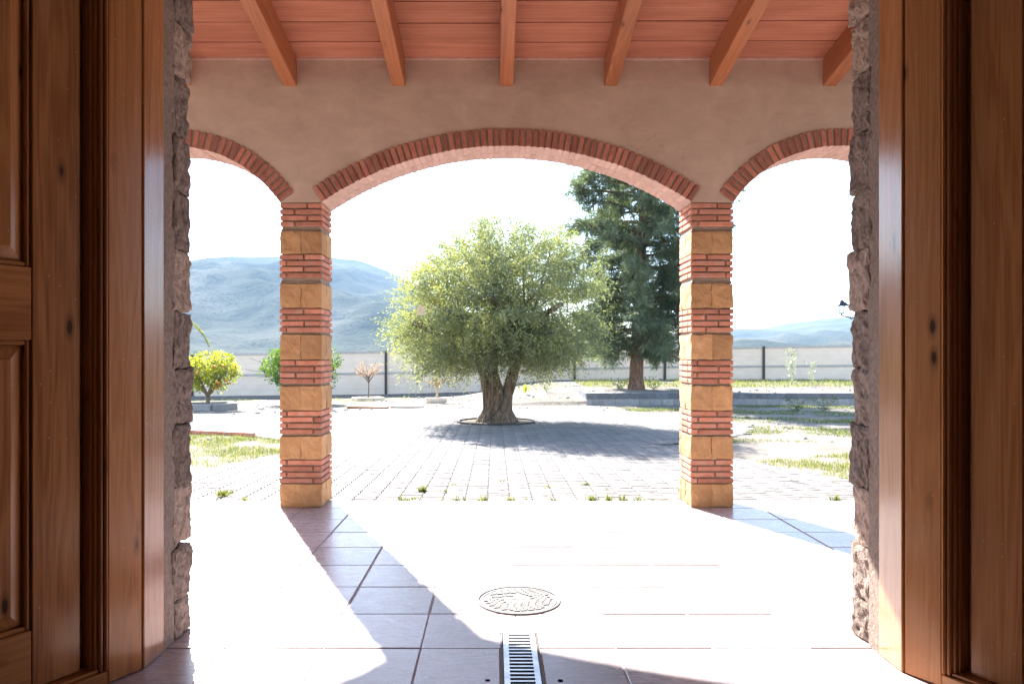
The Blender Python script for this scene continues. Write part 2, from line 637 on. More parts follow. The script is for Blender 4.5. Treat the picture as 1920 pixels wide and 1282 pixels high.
M['grass'] = m_leaf("dry_grass", [(0.0, (0.07, 0.10, 0.02)), (0.5, (0.16, 0.19, 0.045)), (1.0, (0.34, 0.31, 0.13))], 0.4)
M['palm'] = m_leaf("palm_leaflet", [(0.0, (0.10, 0.14, 0.02)), (1.0, (0.36, 0.33, 0.03))], 0.5)
M['pink_twig'] = m_leaf("pinkish_bud", [(0.0, (0.42, 0.24, 0.2)), (1.0, (0.6, 0.42, 0.36))], 0.35)
M['pale_twig'] = m_leaf("dry_pale_twig", [(0.0, (0.42, 0.34, 0.22)), (1.0, (0.62, 0.54, 0.42))], 0.3)
M['weed_pale'] = m_leaf("silvery_weed_leaf", [(0.0, (0.16, 0.19, 0.12)), (1.0, (0.4, 0.42, 0.32))], 0.35)
M['weed_green'] = m_leaf('dusty_weed_leaf', [(0.0, (0.06, 0.09, 0.035)), (1.0, (0.17, 0.20, 0.09))], 0.35)
M['orange'] = m_plain("orange_peel", (0.62, 0.20, 0.02), 0.45)
M['hills'] = m_hills()
M['grout'] = m_mineral('pale_floor_grout', (0.36, 0.31, 0.295), (0.46, 0.40, 0.385), 9, 0.95, 0.3, 0.004, 0.0, 80)
M['black'] = m_plain("dark_void", (0.012, 0.01, 0.01), 0.9)
M['paper'] = m_plain("faded_card_tag", (0.62, 0.46, 0.28), 0.8)


# ------------------------------------------------------------------ terrain
OLIVE = (0.04, 17.56)
COURT_R = 5.77
RING_R = 0.93
BED_X, BED_Y = 3.09, 24.9


def smooth(a, b, x):
    t = np.clip((x - a) / (b - a), 0, 1)
    return t * t * (3 - 2 * t)


def zg(x, y):
    """ground height of the garden"""
    x = np.asarray(x, dtype=float)
    y = np.asarray(y, dtype=float)
    z = -0.012 - 0.0156 * np.clip(y - 7.23, -1, 40)
    z = z + 0.0165 * x * smooth(17, 35, y) * (x < 0) + 0.006 * x * smooth(17, 35, y) * (x >= 0)
    bed = smooth(-2.5, BED_X, x) * smooth(BED_Y - 0.02, BED_Y + 0.03, y)
    bed = np.where(x > BED_X, smooth(BED_Y + 0.02, BED_Y + 0.07, y), bed * smooth(BED_Y - 2.5, BED_Y + 4.0, y))
    z = z * (1 - bed) + bed * (0.10 + 0.012 * (y - BED_Y))
    return z


def path_half(y):
    return np.interp(y, [7.2, 8.6, 9.6, 10.6, 11.6, 12.7], [4.75, 4.13, 3.76, 3.45, 3.15, 2.85])


def paved(x, y):
    r = np.hypot(x - OLIVE[0], y - OLIVE[1])
    a = (r < COURT_R) & (r > RING_R + 0.03)
    b = (np.abs(x - 0.05) < path_half(y)) & (y > 7.27) & (y < 12.75)
    kerb = np.minimum(14.1 + 0.42 * (-4.68 - x), 15.2)
    c = (x < -4.0) & (x > -13) & (y > kerb) & (y < 20.2) & (r > RING_R)
    return a | b | c


def build_ground():
    xs = np.concatenate([np.linspace(-60, -18, 30), np.arange(-17.6, 20, 0.35), np.linspace(20.3, 60, 30)])
    ys = np.concatenate([np.arange(7.0, 24.7, 0.3), [24.75, 24.915, 24.98, 25.1], np.arange(25.4, 36.2, 0.35), np.linspace(36.6, 90, 30)])
    X, Y = np.meshgrid(xs, ys)
    Z = zg(X, Y)
    pv = paved(X, Y)
    Z = Z - 0.028
    nz = np.array([[noise.fractal((x * .8, y * .8, 0), 1.0, 2.0, 4) for x in xs] for y in ys])
    Z = Z + np.where(pv, 0, 0.022 + 0.03 * nz) * smooth(7.2, 7.6, Y)
    n0, n1 = X.shape
    idx = np.arange(n0 * n1).reshape(n0, n1)
    f = np.stack([idx[:-1, :-1], idx[:-1, 1:], idx[1:, 1:], idx[1:, :-1]], -1).reshape(-1, 4)
    me = mesh_np("ground", np.stack([X, Y, Z], -1).reshape(-1, 3), f, True)
    put("ground", me, M['soil'], kind="structure", label="dry pale dirt ground of the garden around the paved court")


build_ground()


# ------------------------------------------------------------------ hills beyond the garden
RIDGE = [(-1800, 640), (-900, 600), (-300, 560), (0, 535), (200, 505), (358, 491), (420, 485), (470, 482), (520, 481), (560, 479),
         (620, 482), (665, 487), (700, 497), (740, 513), (800, 545), (880, 585), (950, 608), (1050, 627), (1150, 634), (1270, 630),
         (1340, 618), (1375, 616), (1400, 621), (1425, 619), (1442, 613), (1465, 607), (1495, 604), (1520, 601), (1560, 596),
         (1595, 594), (1700, 588), (1900, 600), (2300, 625), (3600, 645)]
RIDGE_Y = 2100.0


def hill_z(x, y):
    px = 927 + x / RIDGE_Y * 1380
    py = np.interp(px, [p[0] for p in RIDGE], [p[1] for p in RIDGE])
    top = (665 - py) / 1380 * RIDGE_Y + CAM_H
    t = np.clip((y - 320) / (RIDGE_Y - 320), 0, 1)
    rise = np.where(t < 1, t ** 1.25, 1)
    z = top * rise * np.where(y > RIDGE_Y, np.clip(1 - (y - RIDGE_Y) / 1500, 0, 1), 1)
    return z, t


def build_hills():
    ys = np.concatenate([np.linspace(75, 320, 14), 320 + (RIDGE_Y - 320) * np.linspace(0.01, 1, 130), np.linspace(2150, 3300, 12)])
    xs = np.concatenate([np.linspace(-3200, -1250, 18), np.linspace(-1230, 1500, 230), np.linspace(1520, 3200, 18)])
    X, Y = np.meshgrid(xs, ys)
    Z, T = hill_z(X, Y)
    nz = np.zeros_like(X)
    nf = np.zeros_like(X)
    for i in range(X.shape[0]):
        for j in range(X.shape[1]):
            p = Vector((X[i, j] / 420.0, Y[i, j] / 560.0, 3.3))
            nz[i, j] = noise.ridged_multi_fractal(p, 0.9, 2.1, 5, 1.0, 2.0)
            nf[i, j] = noise.fractal(p * 5.0, 1.0, 2.0, 3)
    amp = np.interp(X, [-400, 150], [52, 16]) * np.clip(T * 3.2, 0, 1) * np.clip((1 - T) * 4, 0, 1)
    Z = Z + (nz - 1.1) * amp + nf * 5.5 * np.clip(T * 4, 0, 1) * np.clip((1 - T) * 14 + 0.25, 0, 1) - 1.2 - 0.5 * np.clip((Y - 75) / 200, 0, 1)
    Z = Z + 0.002 * np.clip(Y - 120, 0, 200) * 4
    n0, n1 = X.shape
    idx = np.arange(n0 * n1).reshape(n0, n1)
    f = np.stack([idx[:-1, :-1], idx[:-1, 1:], idx[1:, 1:], idx[1:, :-1]], -1).reshape(-1, 4)
    me = mesh_np("hills", np.stack([X, Y, Z], -1).reshape(-1, 3), f, True)
    put("hills", me, M['hills'], kind="structure", label="hazy scrub covered hills and mountain ridge beyond the garden fence")


build_hills()
# ------------------------------------------------------------------ porch floor
TX0, TPX = 0.115, 0.475
ROWS = [2.65, 3.12, 3.59, 4.065, 4.54, 5.01, 5.475, 5.94, 6.405, 6.87, 7.23]


def build_floor():
    fl = put("porch_floor", boxm(-6.0, 6.4, 2.2, 7.225, -0.30, -0.0045), M['grout'], kind="structure",
             label="terracotta tiled porch floor between doorway and brick pillars")
    drain = (0.030, 0.220)
    for r in range(len(ROWS) - 1):
        y0, y1 = ROWS[r], ROWS[r + 1]
        for k in range(-11, 13):
            x0, x1 = TX0 + k * TPX, TX0 + (k + 1) * TPX
            ya, yb = y0, y1
            if r <= 2 and (x0 < drain[1] and x1 > drain[0]):
                if y1 > 3.8:
                    # tile cut round the end of the drain
                    e, yd = 0.004, 3.790
                    if x1 <= 0.2:
                        out = [(x0 + e, y0 + e), (drain[0] - .001, y0 + e), (drain[0] - .001, yd), (x1 - e, yd), (x1 - e, y1 - e), (x0 + e, y1 - e)]
                    else:
                        out = [(drain[1] + .001, y0 + e), (x1 - e, y0 + e), (x1 - e, y1 - e), (x0 + e, y1 - e), (x0 + e, yd), (drain[1] + .001, yd)]
                    cx, cyy = (x0 + x1) / 2, (y0 + y1) / 2
                    n = len(out)
                    vv = [(a - cx, b - cyy, 0.015) for a, b in out] + [(a - cx, b - cyy, -0.015) for a, b in out]
                    ff = [tuple(range(n))] + [(q, q + n, (q + 1) % n + n, (q + 1) % n) for q in range(n)]
                    put("tile", mesh_py("cut_tile", vv, ff), M['tile'], loc=(cx, cyy, -0.015), parent=fl)
                    continue
                if x1 <= 0.2:
                    x1 = drain[0] - 0.001
                else:
                    x0 = drain[1] + 0.001
            g = 0.0052 + random.uniform(0, 0.0025)
            sx, sy = x1 - x0 - 2 * g, yb - ya - 2 * g * 0.55
            if r <= 2:
                g2 = 0.004
                sx = x1 - x0 - 2 * g2
            put("tile", cbox(sx, sy, 0.03, 0.0035, M['tile']),
                loc=((x0 + x1) / 2, (ya + yb) / 2, -0.015 + random.uniform(-0.0012, 0.0012)),
                rot=(random.uniform(-.0012, .0012), random.uniform(-.0012, .0012), random.uniform(-.002, .002)), parent=fl)
    for x in (-0.03, 0.29):
        put("bolt_socket", cbox(0.022, 0.016, 0.004, 0.003, M['black']), loc=(x, 3.235, 0.002), parent=fl)
    return fl


build_floor()


def build_drain():
    d = empty("drain_channel", (0.125, 3.785, 0), label="galvanised slotted drain grate set in the porch floor at the threshold", cat="drain")
    w = 0.182
    s = Soup()
    L = 1.05
    for x in (-w / 2, w / 2 - 0.006):
        s.box(x, x + 0.006, -L, 0, -0.05, 0.003)
    s.box(-w / 2 + 0.006, w / 2 - 0.006, -0.006, 0, -0.05, 0.003)
    put("frame", s.mesh(), M['rust_post'], parent=d)
    put("trough", boxm(-w / 2 + 0.007, w / 2 - 0.007, -L, -0.007, -0.005, -0.0045), M['black'], parent=d)
    s = Soup()
    gx0, gx1 = -w / 2 + 0.010, w / 2 - 0.010
    s.box(gx0, gx0 + 0.026, -L, -0.009, -0.004, 0.002)
    s.box(gx1 - 0.026, gx1, -L, -0.009, -0.004, 0.002)
    put("side_strip", s.mesh(), M['steel'], parent=d)
    bar = Soup().box(gx0 + 0.0262, gx1 - 0.0262, -0.0076, 0.0076, -0.0035, 0.0018)
    bar.box(-0.026, -0.024, -0.007, 0.007, -0.003, 0.0024).box(0.028, 0.030, -0.007, 0.007, -0.003, 0.0024)
    bm = bar.mesh()
    bm.materials.append(M['steel'])
    y = -0.018
    while y > -L + 0.01:
        put("bar", bm, loc=(0, y, 0), parent=d)
        y -= 0.0385


build_drain()


def build_manhole():
    c = ((972 - 927) / 1380.0 * 4.29, 4.29)
    r = 0.243
    m = empty("manhole_cover", (c[0], c[1], 0), R(14), label="round cast iron manhole cover lying in the sunlit porch floor", cat="manhole cover")

    def ringm(r0, r1, z0, z1, n=72):
        v, f = [], []
        for k in range(n):
            a = 2 * math.pi * k / n
            for (rr, z) in ((r0, z0), (r0, z1), (r1, z1), (r1, z0)):
                v.append((rr * math.cos(a), rr * math.sin(a), z))
        for k in range(n):
            q = (k + 1) % n
            for j in range(3):
                f.append((k * 4 + j, k * 4 + j + 1, q * 4 + j + 1, q * 4 + j))
        return mesh_py("ring", v, f)
    put("rim", ringm(r - 0.012, r, -0.002, 0.008), M['iron'], parent=m)
    rr = r - 0.018
    n = 72
    disc = mesh_py("disc", [(rr * math.cos(2 * math.pi * k / n), rr * math.sin(2 * math.pi * k / n), 0.0025) for k in range(n)], [tuple(range(n))])
    put("plate", disc, M['iron'], parent=m)
    put("inner_rim", ringm(rr - 0.016, rr - 0.003, 0.0026, 0.0055), M['iron'], parent=m)
    s = Soup()
    y = -0.185
    i = 0
    while y < 0.19:
        hw = math.sqrt(max(0, (rr - 0.024) ** 2 - y * y))
        x = -hw + (i % 2) * 0.02
        while x + 0.03 < hw:
            if not (abs(y) < 0.05 and abs(x + 0.017) < 0.085) and not (0.05 < y < 0.105 and x < 0.03):
                s.box(x, x + 0.036, y, y + 0.0135, 0.0026, 0.0072)
            x += 0.042
        y += 0.0205
        i += 1
    put("raised_bars", s.mesh(), M['iron'], parent=m)
    put("boss", ringm(0.002, 0.062, 0.0026, 0.0052, 36), M['iron'], parent=m)
    s = Soup().box(-0.035, 0.0, 0.006, 0.018, 0.0053, 0.0057).box(0.0, 0.036, -0.014, -0.003, 0.0053, 0.0057)
    put("lifting_slot", s.mesh(), M['black'], parent=m)
    cu = bpy.data.curves.new("cover_text", 'FONT')
    cu.body = "Saneamiento"
    cu.size = 0.026
    cu.extrude = 0.0016
    cu.align_x = 'CENTER'
    to = bpy.data.objects.new("lettering", cu)
    COL.objects.link(to)
    bpy.context.view_layer.update()
    me = bpy.data.meshes.new_from_object(to.evaluated_get(bpy.context.evaluated_depsgraph_get()))
    bpy.data.objects.remove(to)
    put("lettering", me, M['dark_iron'], loc=(-0.075, 0.068, 0.0042), parent=m)


build_manhole()

# ------------------------------------------------------------------ arcade: pillars, arches, plaster wall
PY0, PD, PW = 6.90, 0.43, 0.395
PTOP = 2.855
PILLARS = [(-4.215 + 0.0, "outer"), (-1.815, "left"), (2.04, "right"), (4.43, "outer")]
BLOCKS = [(0.0, 0.221), (0.449, 0.668), (0.907, 1.14), (1.382, 1.622), (1.865, 2.10), (2.374, 2.59)]
BRICKZ = [(0.221, 0.449), (0.668, 0.907), (1.14, 1.382), (1.622, 1.865), (2.10, 2.374), (2.59, 2.855)]

_blk = [rough_box(0.197, 0.2145, 1.0 * 0.222, 0.010, 8, s, 0.0025, M['ochre'], 11.0) for s in range(11)]


def build_pillar(x, lab, grp=None):
    p = empty("brick_pillar", (x, PY0, 0), label=lab, cat="pillar", group=grp)
    put("mortar_core", cbox(PW - 0.036, PD - 0.036, PTOP - 0.004, 0.0, M['mortar']), loc=(0, PD / 2, PTOP / 2), parent=p)
    for i, (z0, z1) in enumerate(BLOCKS):
        h = z1 - z0 - 0.006
        for a in (-1, 1):
            for b in (-1, 1):
                put("stone_block", _blk[random.randrange(11)],
                    loc=(a * (PW / 4 - 0.0006), PD / 2 + b * (PD / 4), z0 + 0.003 + h / 2),
                    rot=(0, 0, random.choice((0, math.pi))), scale=(1.0, 1.0, h / 0.222), parent=p)
        # sloped mortar fillet above each block
        z = z1
        fh = max(0.006, BRICKZ[i][1] - z1 - 4 * 0.057 - 0.002)
        s = Soup()
        w0, w1, d0, d1 = PW / 2 - 0.006, PW / 2 - 0.024, 0.006, 0.024
        v = [(-w0, d0, z), (w0, d0, z), (w0, PD - d0, z), (-w0, PD - d0, z),
             (-w1, d1, z + fh), (w1, d1, z + fh), (w1, PD - d1, z + fh), (-w1, PD - d1, z + fh)]
        s.add((v, [(0, 1, 5, 4), (1, 2, 6, 5), (2, 3, 7, 6), (3, 0, 4, 7)]))
        put("mortar_fillet", s.mesh(), M['mortar'], parent=p)
    splits = [(0.38, 0.82), (0.57, 0.16), (0.66, 0.36), (0.62, 0.18), (0.15, 0.66), (0.17, 0.80)]
    for zi, (z0, z1) in enumerate(BRICKZ):
        sp = random.choice(splits)
        n = 4
        top = z1 - 0.006
        pitch = 0.057
        for c in range(n):
            zc = top - 0.021 - c * pitch
            f = sp[c % 2]
            dd = 0.115
            hw = PW / 2 + 0.001

            def brick(cx, cyy, sx, sy):
                put("brick", cbox(round(sx, 2), round(sy, 2), 0.042, 0.005, M['brick']),
                    loc=(cx + random.uniform(-.002, .002), cyy + random.uniform(-.003, .003), zc + random.uniform(-.0015, .0015)),
                    rot=(random.uniform(-.008, .008), random.uniform(-.006, .006), random.uniform(-.008, .008)), parent=p)
            for side in (0, 1):
                ff = f if side == 0 else 1 - f
                yy = dd / 2 if side == 0 else PD - dd / 2
                xm = -hw + 2 * hw * ff
                brick((-hw + xm - 0.008) / 2, yy, xm - 0.008 + hw, dd)
                brick((xm + 0.008 + hw) / 2, yy, hw - xm - 0.008, dd)
            for sx in (-1, 1):
                cut = random.choice((0.0, 0.0))
                brick(sx * (hw - 0.05), PD / 2 + cut, 0.10, PD - 2 * dd - 0.014)
    return p


build_pillar(-1.815, "brick and ochre block pillar standing left of the olive tree", "banded pillars of the porch")
build_pillar(2.04, "brick and ochre block pillar standing in front of the pine tree", "banded pillars of the porch")
build_pillar(-4.215, "brick pillar at the far left end of the porch arcade", "banded pillars of the porch")
build_pillar(4.44, "brick pillar at the far right end of the porch arcade", "banded pillars of the porch")

ARCHES = []   # (cx, half span, rise)
for (a, b, rise) in ((-1.615 - 0.002, 1.8425, 0.525), (-4.017, -2.0125, 0.525), (2.2375, 4.2425, 0.525)):
    h = (b - a) / 2
    Rr = (h * h + rise * rise) / (2 * rise)
    ARCHES.append(((a + b) / 2, h, Rr, PTOP + rise - Rr))
RING = 0.165


def build_arcade():
    arc = empty("arcade_wall", (0, PY0, 0), label="brown plastered arcade wall with three brick arches above the pillars", cat="wall")
    zt = 4.22

    def lower(x):
        for (cx, h, Rr, cz) in ARCHES:
            if abs(x - cx) < h:
                return cz + math.sqrt(max(Rr * Rr - (x - cx) ** 2, 0)) + 0.022
        return PTOP
    xs = []
    for (cx, h, Rr, cz) in ARCHES:
        xs += list(np.linspace(cx - h + 1e-4, cx + h - 1e-4, 64))
        xs += [cx - h - 1e-3, cx + h + 1e-3]
    xs += [-6.0, 6.4]
    xs = sorted(xs)
    v, f = [], []
    nz = 4
    for x in xs:
        lo = lower(x)
        for y in (0.0, PD):
            for k in range(nz):
                v.append((x, y, lo + (zt - lo) * k / (nz - 1)))
    st = 2 * nz
    for i in range(len(xs) - 1):
        a, b = i * st, (i + 1) * st
        for k in range(nz - 1):
            f.append((a + k, b + k, b + k + 1, a + k + 1))
            f.append((a + nz + k, a + nz + k + 1, b + nz + k + 1, b + nz + k))
        f.append((a, a + nz, b + nz, b))
        f.append((a + nz - 1, b + nz - 1, b + 2 * nz - 1, a + 2 * nz - 1))
    put("plaster_face", mesh_py("plaster", v, f), M['plaster'], parent=arc)
    # arch rings
    for (cx, h, Rr, cz) in ARCHES:
        th = math.asin(h / Rr)
        ring = empty("arch", (cx, 0, cz), parent=arc)
        # mortar bed of the ring
        s = Soup()
        n = 60
        vv, ff = [], []
        for k in range(n + 1):
            a = -th + 2 * th * k / n
            for (r, y) in ((Rr + 0.004, -0.002), (Rr + RING - 0.006, -0.004), (Rr + RING - 0.006, PD + 0.004), (Rr + 0.004, PD + 0.004)):
                vv.append((r * math.sin(a), y, r * math.cos(a)))
        for k in range(n):
            for j in range(4):
                j2 = (j + 1) % 4
                ff.append((k * 4 + j, k * 4 + j2, (k + 1) * 4 + j2, (k + 1) * 4 + j))
        ff += [(3, 2, 1, 0), (n * 4, n * 4 + 1, n * 4 + 2, n * 4 + 3)]
        bed = mesh_py("bed", vv, ff)
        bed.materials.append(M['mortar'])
        bed.materials.append(M['mortar_bounce'])
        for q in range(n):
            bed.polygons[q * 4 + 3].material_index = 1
        put("mortar_bed", bed, parent=ring)
        nb = round(2 * th * Rr / 0.0595)
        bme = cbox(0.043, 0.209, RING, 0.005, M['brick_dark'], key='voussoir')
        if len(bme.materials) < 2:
            bme.materials.append(M['mortar_bounce'])
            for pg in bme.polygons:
                if pg.normal.z < -0.6:  # undersides take the paler tone, light thrown up from the paving painted in
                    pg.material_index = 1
        for k in range(nb):
            a = -th + 2 * th * (k + 0.5) / nb
            rm = Rr + RING / 2
            for side in (0, 1):
                ln = 0.215
                yy = -0.018 + ln / 2 if side == 0 else PD + 0.012 - ln / 2
                put("brick", bme, loc=(rm * math.sin(a), yy + random.uniform(-.004, .003), rm * math.cos(a) + random.uniform(-.003, .003)),
                    rot=(random.uniform(-.01, .01), a + random.uniform(-.012, .012), random.uniform(-.012, .012)), parent=ring)
    return arc


build_arcade()

# ------------------------------------------------------------------ porch roof
SLOPE = 0.185
ROOF_ANG = -math.atan(SLOPE)


def roof_z(y):
    return 4.205 + SLOPE * (6.9 - y)


def build_roof():
    rf = empty("porch_roof", (0, 6.9, 4.205), label="sloping porch roof of orange ceramic tiles on wooden rafters", cat="roof")
    cosr = math.cos(ROOF_ANG)
    y0, y1 = 3.75, 6.99
    L = (y1 - y0) / cosr
    rx = [-4.90, -3.90, -2.905, -1.91, -0.90, 0.108, 1.093, 2.078, 3.145, 4.13, 5.12]
    hgt = 0.255
    me = cbox(0.124, L, hgt, 0.006, M['rafter'])
    for x in rx:
        yc = (y0 + y1) / 2
        zc = roof_z(yc) - hgt / 2 * cosr - 0.002
        put("rafter", me, loc=(x + random.uniform(-.004, .004), yc - 6.9, zc - 4.205 - random.uniform(0, .004)),
            rot=(ROOF_ANG, 0, random.uniform(-.003, .003)), parent=rf)
    pitch = 0.283
    xs = [-6.0] + rx + [6.3]
    for i in range(len(xs) - 1):
        xa, xb = xs[i], xs[i + 1]
        off = random.uniform(-0.03, 0.03)
        y = 6.93 + off
        first = True
        while y > 3.7:
            ya = y - pitch
            w = (xb - xa) - 0.006
            yb = min(y, 6.935)
            ln = (yb - ya) / cosr - 0.004
            if ln > 0.03:
                ym = (ya + yb) / 2
                put("ceiling_tile", cbox(round(w, 2), round(ln, 2) - 0.001, 0.04, 0.0015, M['ceil']),
                    loc=((xa + xb) / 2, ym - 6.9, roof_z(ym) + 0.02 - 4.205 + random.uniform(0, .003)),
                    rot=(ROOF_ANG + random.uniform(-.003, .003), random.uniform(-.002, .002), 0), parent=rf)
            y = ya
    put("mortar_joint", boxm(-6, 6.3, -0.012, 0.02, -0.012, 0.004), M['mortar_bounce'], parent=rf)
    s = Soup()
    v = []
    for (y, z) in ((3.7, roof_z(3.7) + 0.055), (7.75, roof_z(7.75) + 0.055)):
        v += [(-6.05, y - 6.9, z - 4.205), (6.45, y - 6.9, z - 4.205), (6.45, y - 6.9, z + .14 - 4.205), (-6.05, y - 6.9, z + .14 - 4.205)]
    s.add((v, [(0, 1, 2, 3), (7, 6, 5, 4), (0, 4, 5, 1), (1, 5, 6, 2), (2, 6, 7, 3), (3, 7, 4, 0)]))
    put("roof_deck", s.mesh(), M['mortar'], parent=rf)


build_roof()

# ------------------------------------------------------------------ house wall with the doorway, room behind the camera
XL, XR = -1.594, 1.835
Z_HEAD = 3.55


def build_house():
    hs = empty("house_wall", (0, 3.6, 0), label="thick house wall with stone edged doorway framing the porch", cat="wall")
    s = Soup()
    s.box(-6.0, XL - 0.09, -0.24, 0.24, 0, 5.2)
    s.box(XR + 0.09, 6.4, -0.24, 0.24, 0, 5.2)
    s.box(XL - 0.089, XR + 0.089, -0.239, 0.239, Z_HEAD + 0.09, 5.19)
    put("masonry", s.mesh(), M['white_wall'], parent=hs)
    # rough cast strips of the reveal
    for sx, X in ((-1, XL), (1, XR)):
        n = 60
        v, f = [], []
        for i in range(n + 1):
            z = 0.0 + 3.66 * i / n
            for j, y in enumerate(np.linspace(-0.053, 0.075, 5) if sx < 0 else np.linspace(-0.088, 0.015, 5)):
                d = noise.fractal((y * 20, z * 14, sx * 5.0), 0.8, 2.1, 3) * 0.004
                v.append((X - sx * (-0.004 + d) if False else X + sx * (0.004 + d), y, z))
        for i in range(n):
            for j in range(4):
                q = (i * 5 + j, i * 5 + j + 1, (i + 1) * 5 + j + 1, (i + 1) * 5 + j)
                f.append(q if sx < 0 else tuple(reversed(q)))
        put("render_strip", mesh_py("strip", v, f, True), M['render'], parent=hs)
        xa, xb = sorted((X + sx * 0.036, X + sx * 0.0885))
        put("mortar_backing", boxm(xa, xb, 0.03, 0.222, 0.001, 3.63), M['render'], parent=hs)
        zs = [0.0, 0.19, 0.47, 0.76, 1.07, 1.36, 1.655, 1.96, 2.25, 2.54, 2.84, 3.115, 3.40, 3.66]
        light = (2, 6, 10) if sx < 0 else (2, 6, 10, 11)
        for i in range(len(zs) - 1):
            h = zs[i + 1] - zs[i] - random.uniform(0.0, 0.008)
            dep = random.uniform(0.19, 0.23)
            out = random.uniform(-0.004, 0.012)
            y_in = (0.055 if sx < 0 else 0.0) + random.uniform(-0.012, 0.012)
            me = rough_box(0.16, dep, h, 0.017, 15, 31 + i + (20 if sx > 0 else 0), 0.007, M['rock_light'] if i in light else M['rock_dark'], 13.0, 0.008)
            put("quoin_stone", me, loc=(X + sx * ((0.082 if sx < 0 else 0.092) - out), y_in + dep / 2, (zs[i] + zs[i + 1]) / 2),
                rot=(random.uniform(-.02, .02), random.uniform(-.03, .03), random.uniform(-.05, .05)), parent=hs)
    me = rough_box(XR - XL + 0.2, 0.25, 0.12, 0.02, 9, 99, 0.01, M['rock_dark'])
    put("lintel_stone", me, loc=((XL + XR) / 2, 0.10, Z_HEAD + 0.06), parent=hs)


build_house()


def build_room():
    rm = put("room_floor", boxm(-3.6, 3.8, -3.4, 2.195, -0.2, -0.002), M['tile'], kind="structure", label="tiled floor of the entrance hall behind the camera")
    wl = empty("hall_walls", (0, 0, 0), label="plain white walls and ceiling of the entrance hall", cat="wall", kind="structure")
    s = Soup()
    s.box(-3.7, -3.6, -3.5, 3.36, 0, 4.1)
    s.box(3.8, 3.9, -3.5, 3.36, 0, 4.1)
    s.box(-3.6, 3.8, -3.5, -3.4, 0, 4.1)
    put("wall", s.mesh(), M['white_wall'], parent=wl)
    put("ceiling", boxm(-3.7, 3.9, -3.5, 3.36, 4.1, 4.2), M['white_wall'], parent=wl)


build_room()


def build_door_frame():
    fr = empty("door_frame", (0, 3.45, 0), label="varnished pine frame lining the wide doorway", cat="door frame")
    for sx, X, y0, y1 in ((-1, XL, -0.10, 0.10), (1, XR, -0.135, 0.065)):
        put("jamb", cbox(0.085, y1 - y0, Z_HEAD - 0.003, 0.004, M['pine_jamb'], key=sx), loc=(X + sx * 0.0425, (y0 + y1) / 2, Z_HEAD / 2), parent=fr)
    put("head", cbox(XR - XL + 0.17, 0.2, 0.085, 0.004, M['pine_h']), loc=((XL + XR) / 2, 0.0, Z_HEAD + 0.043), parent=fr)


build_door_frame()


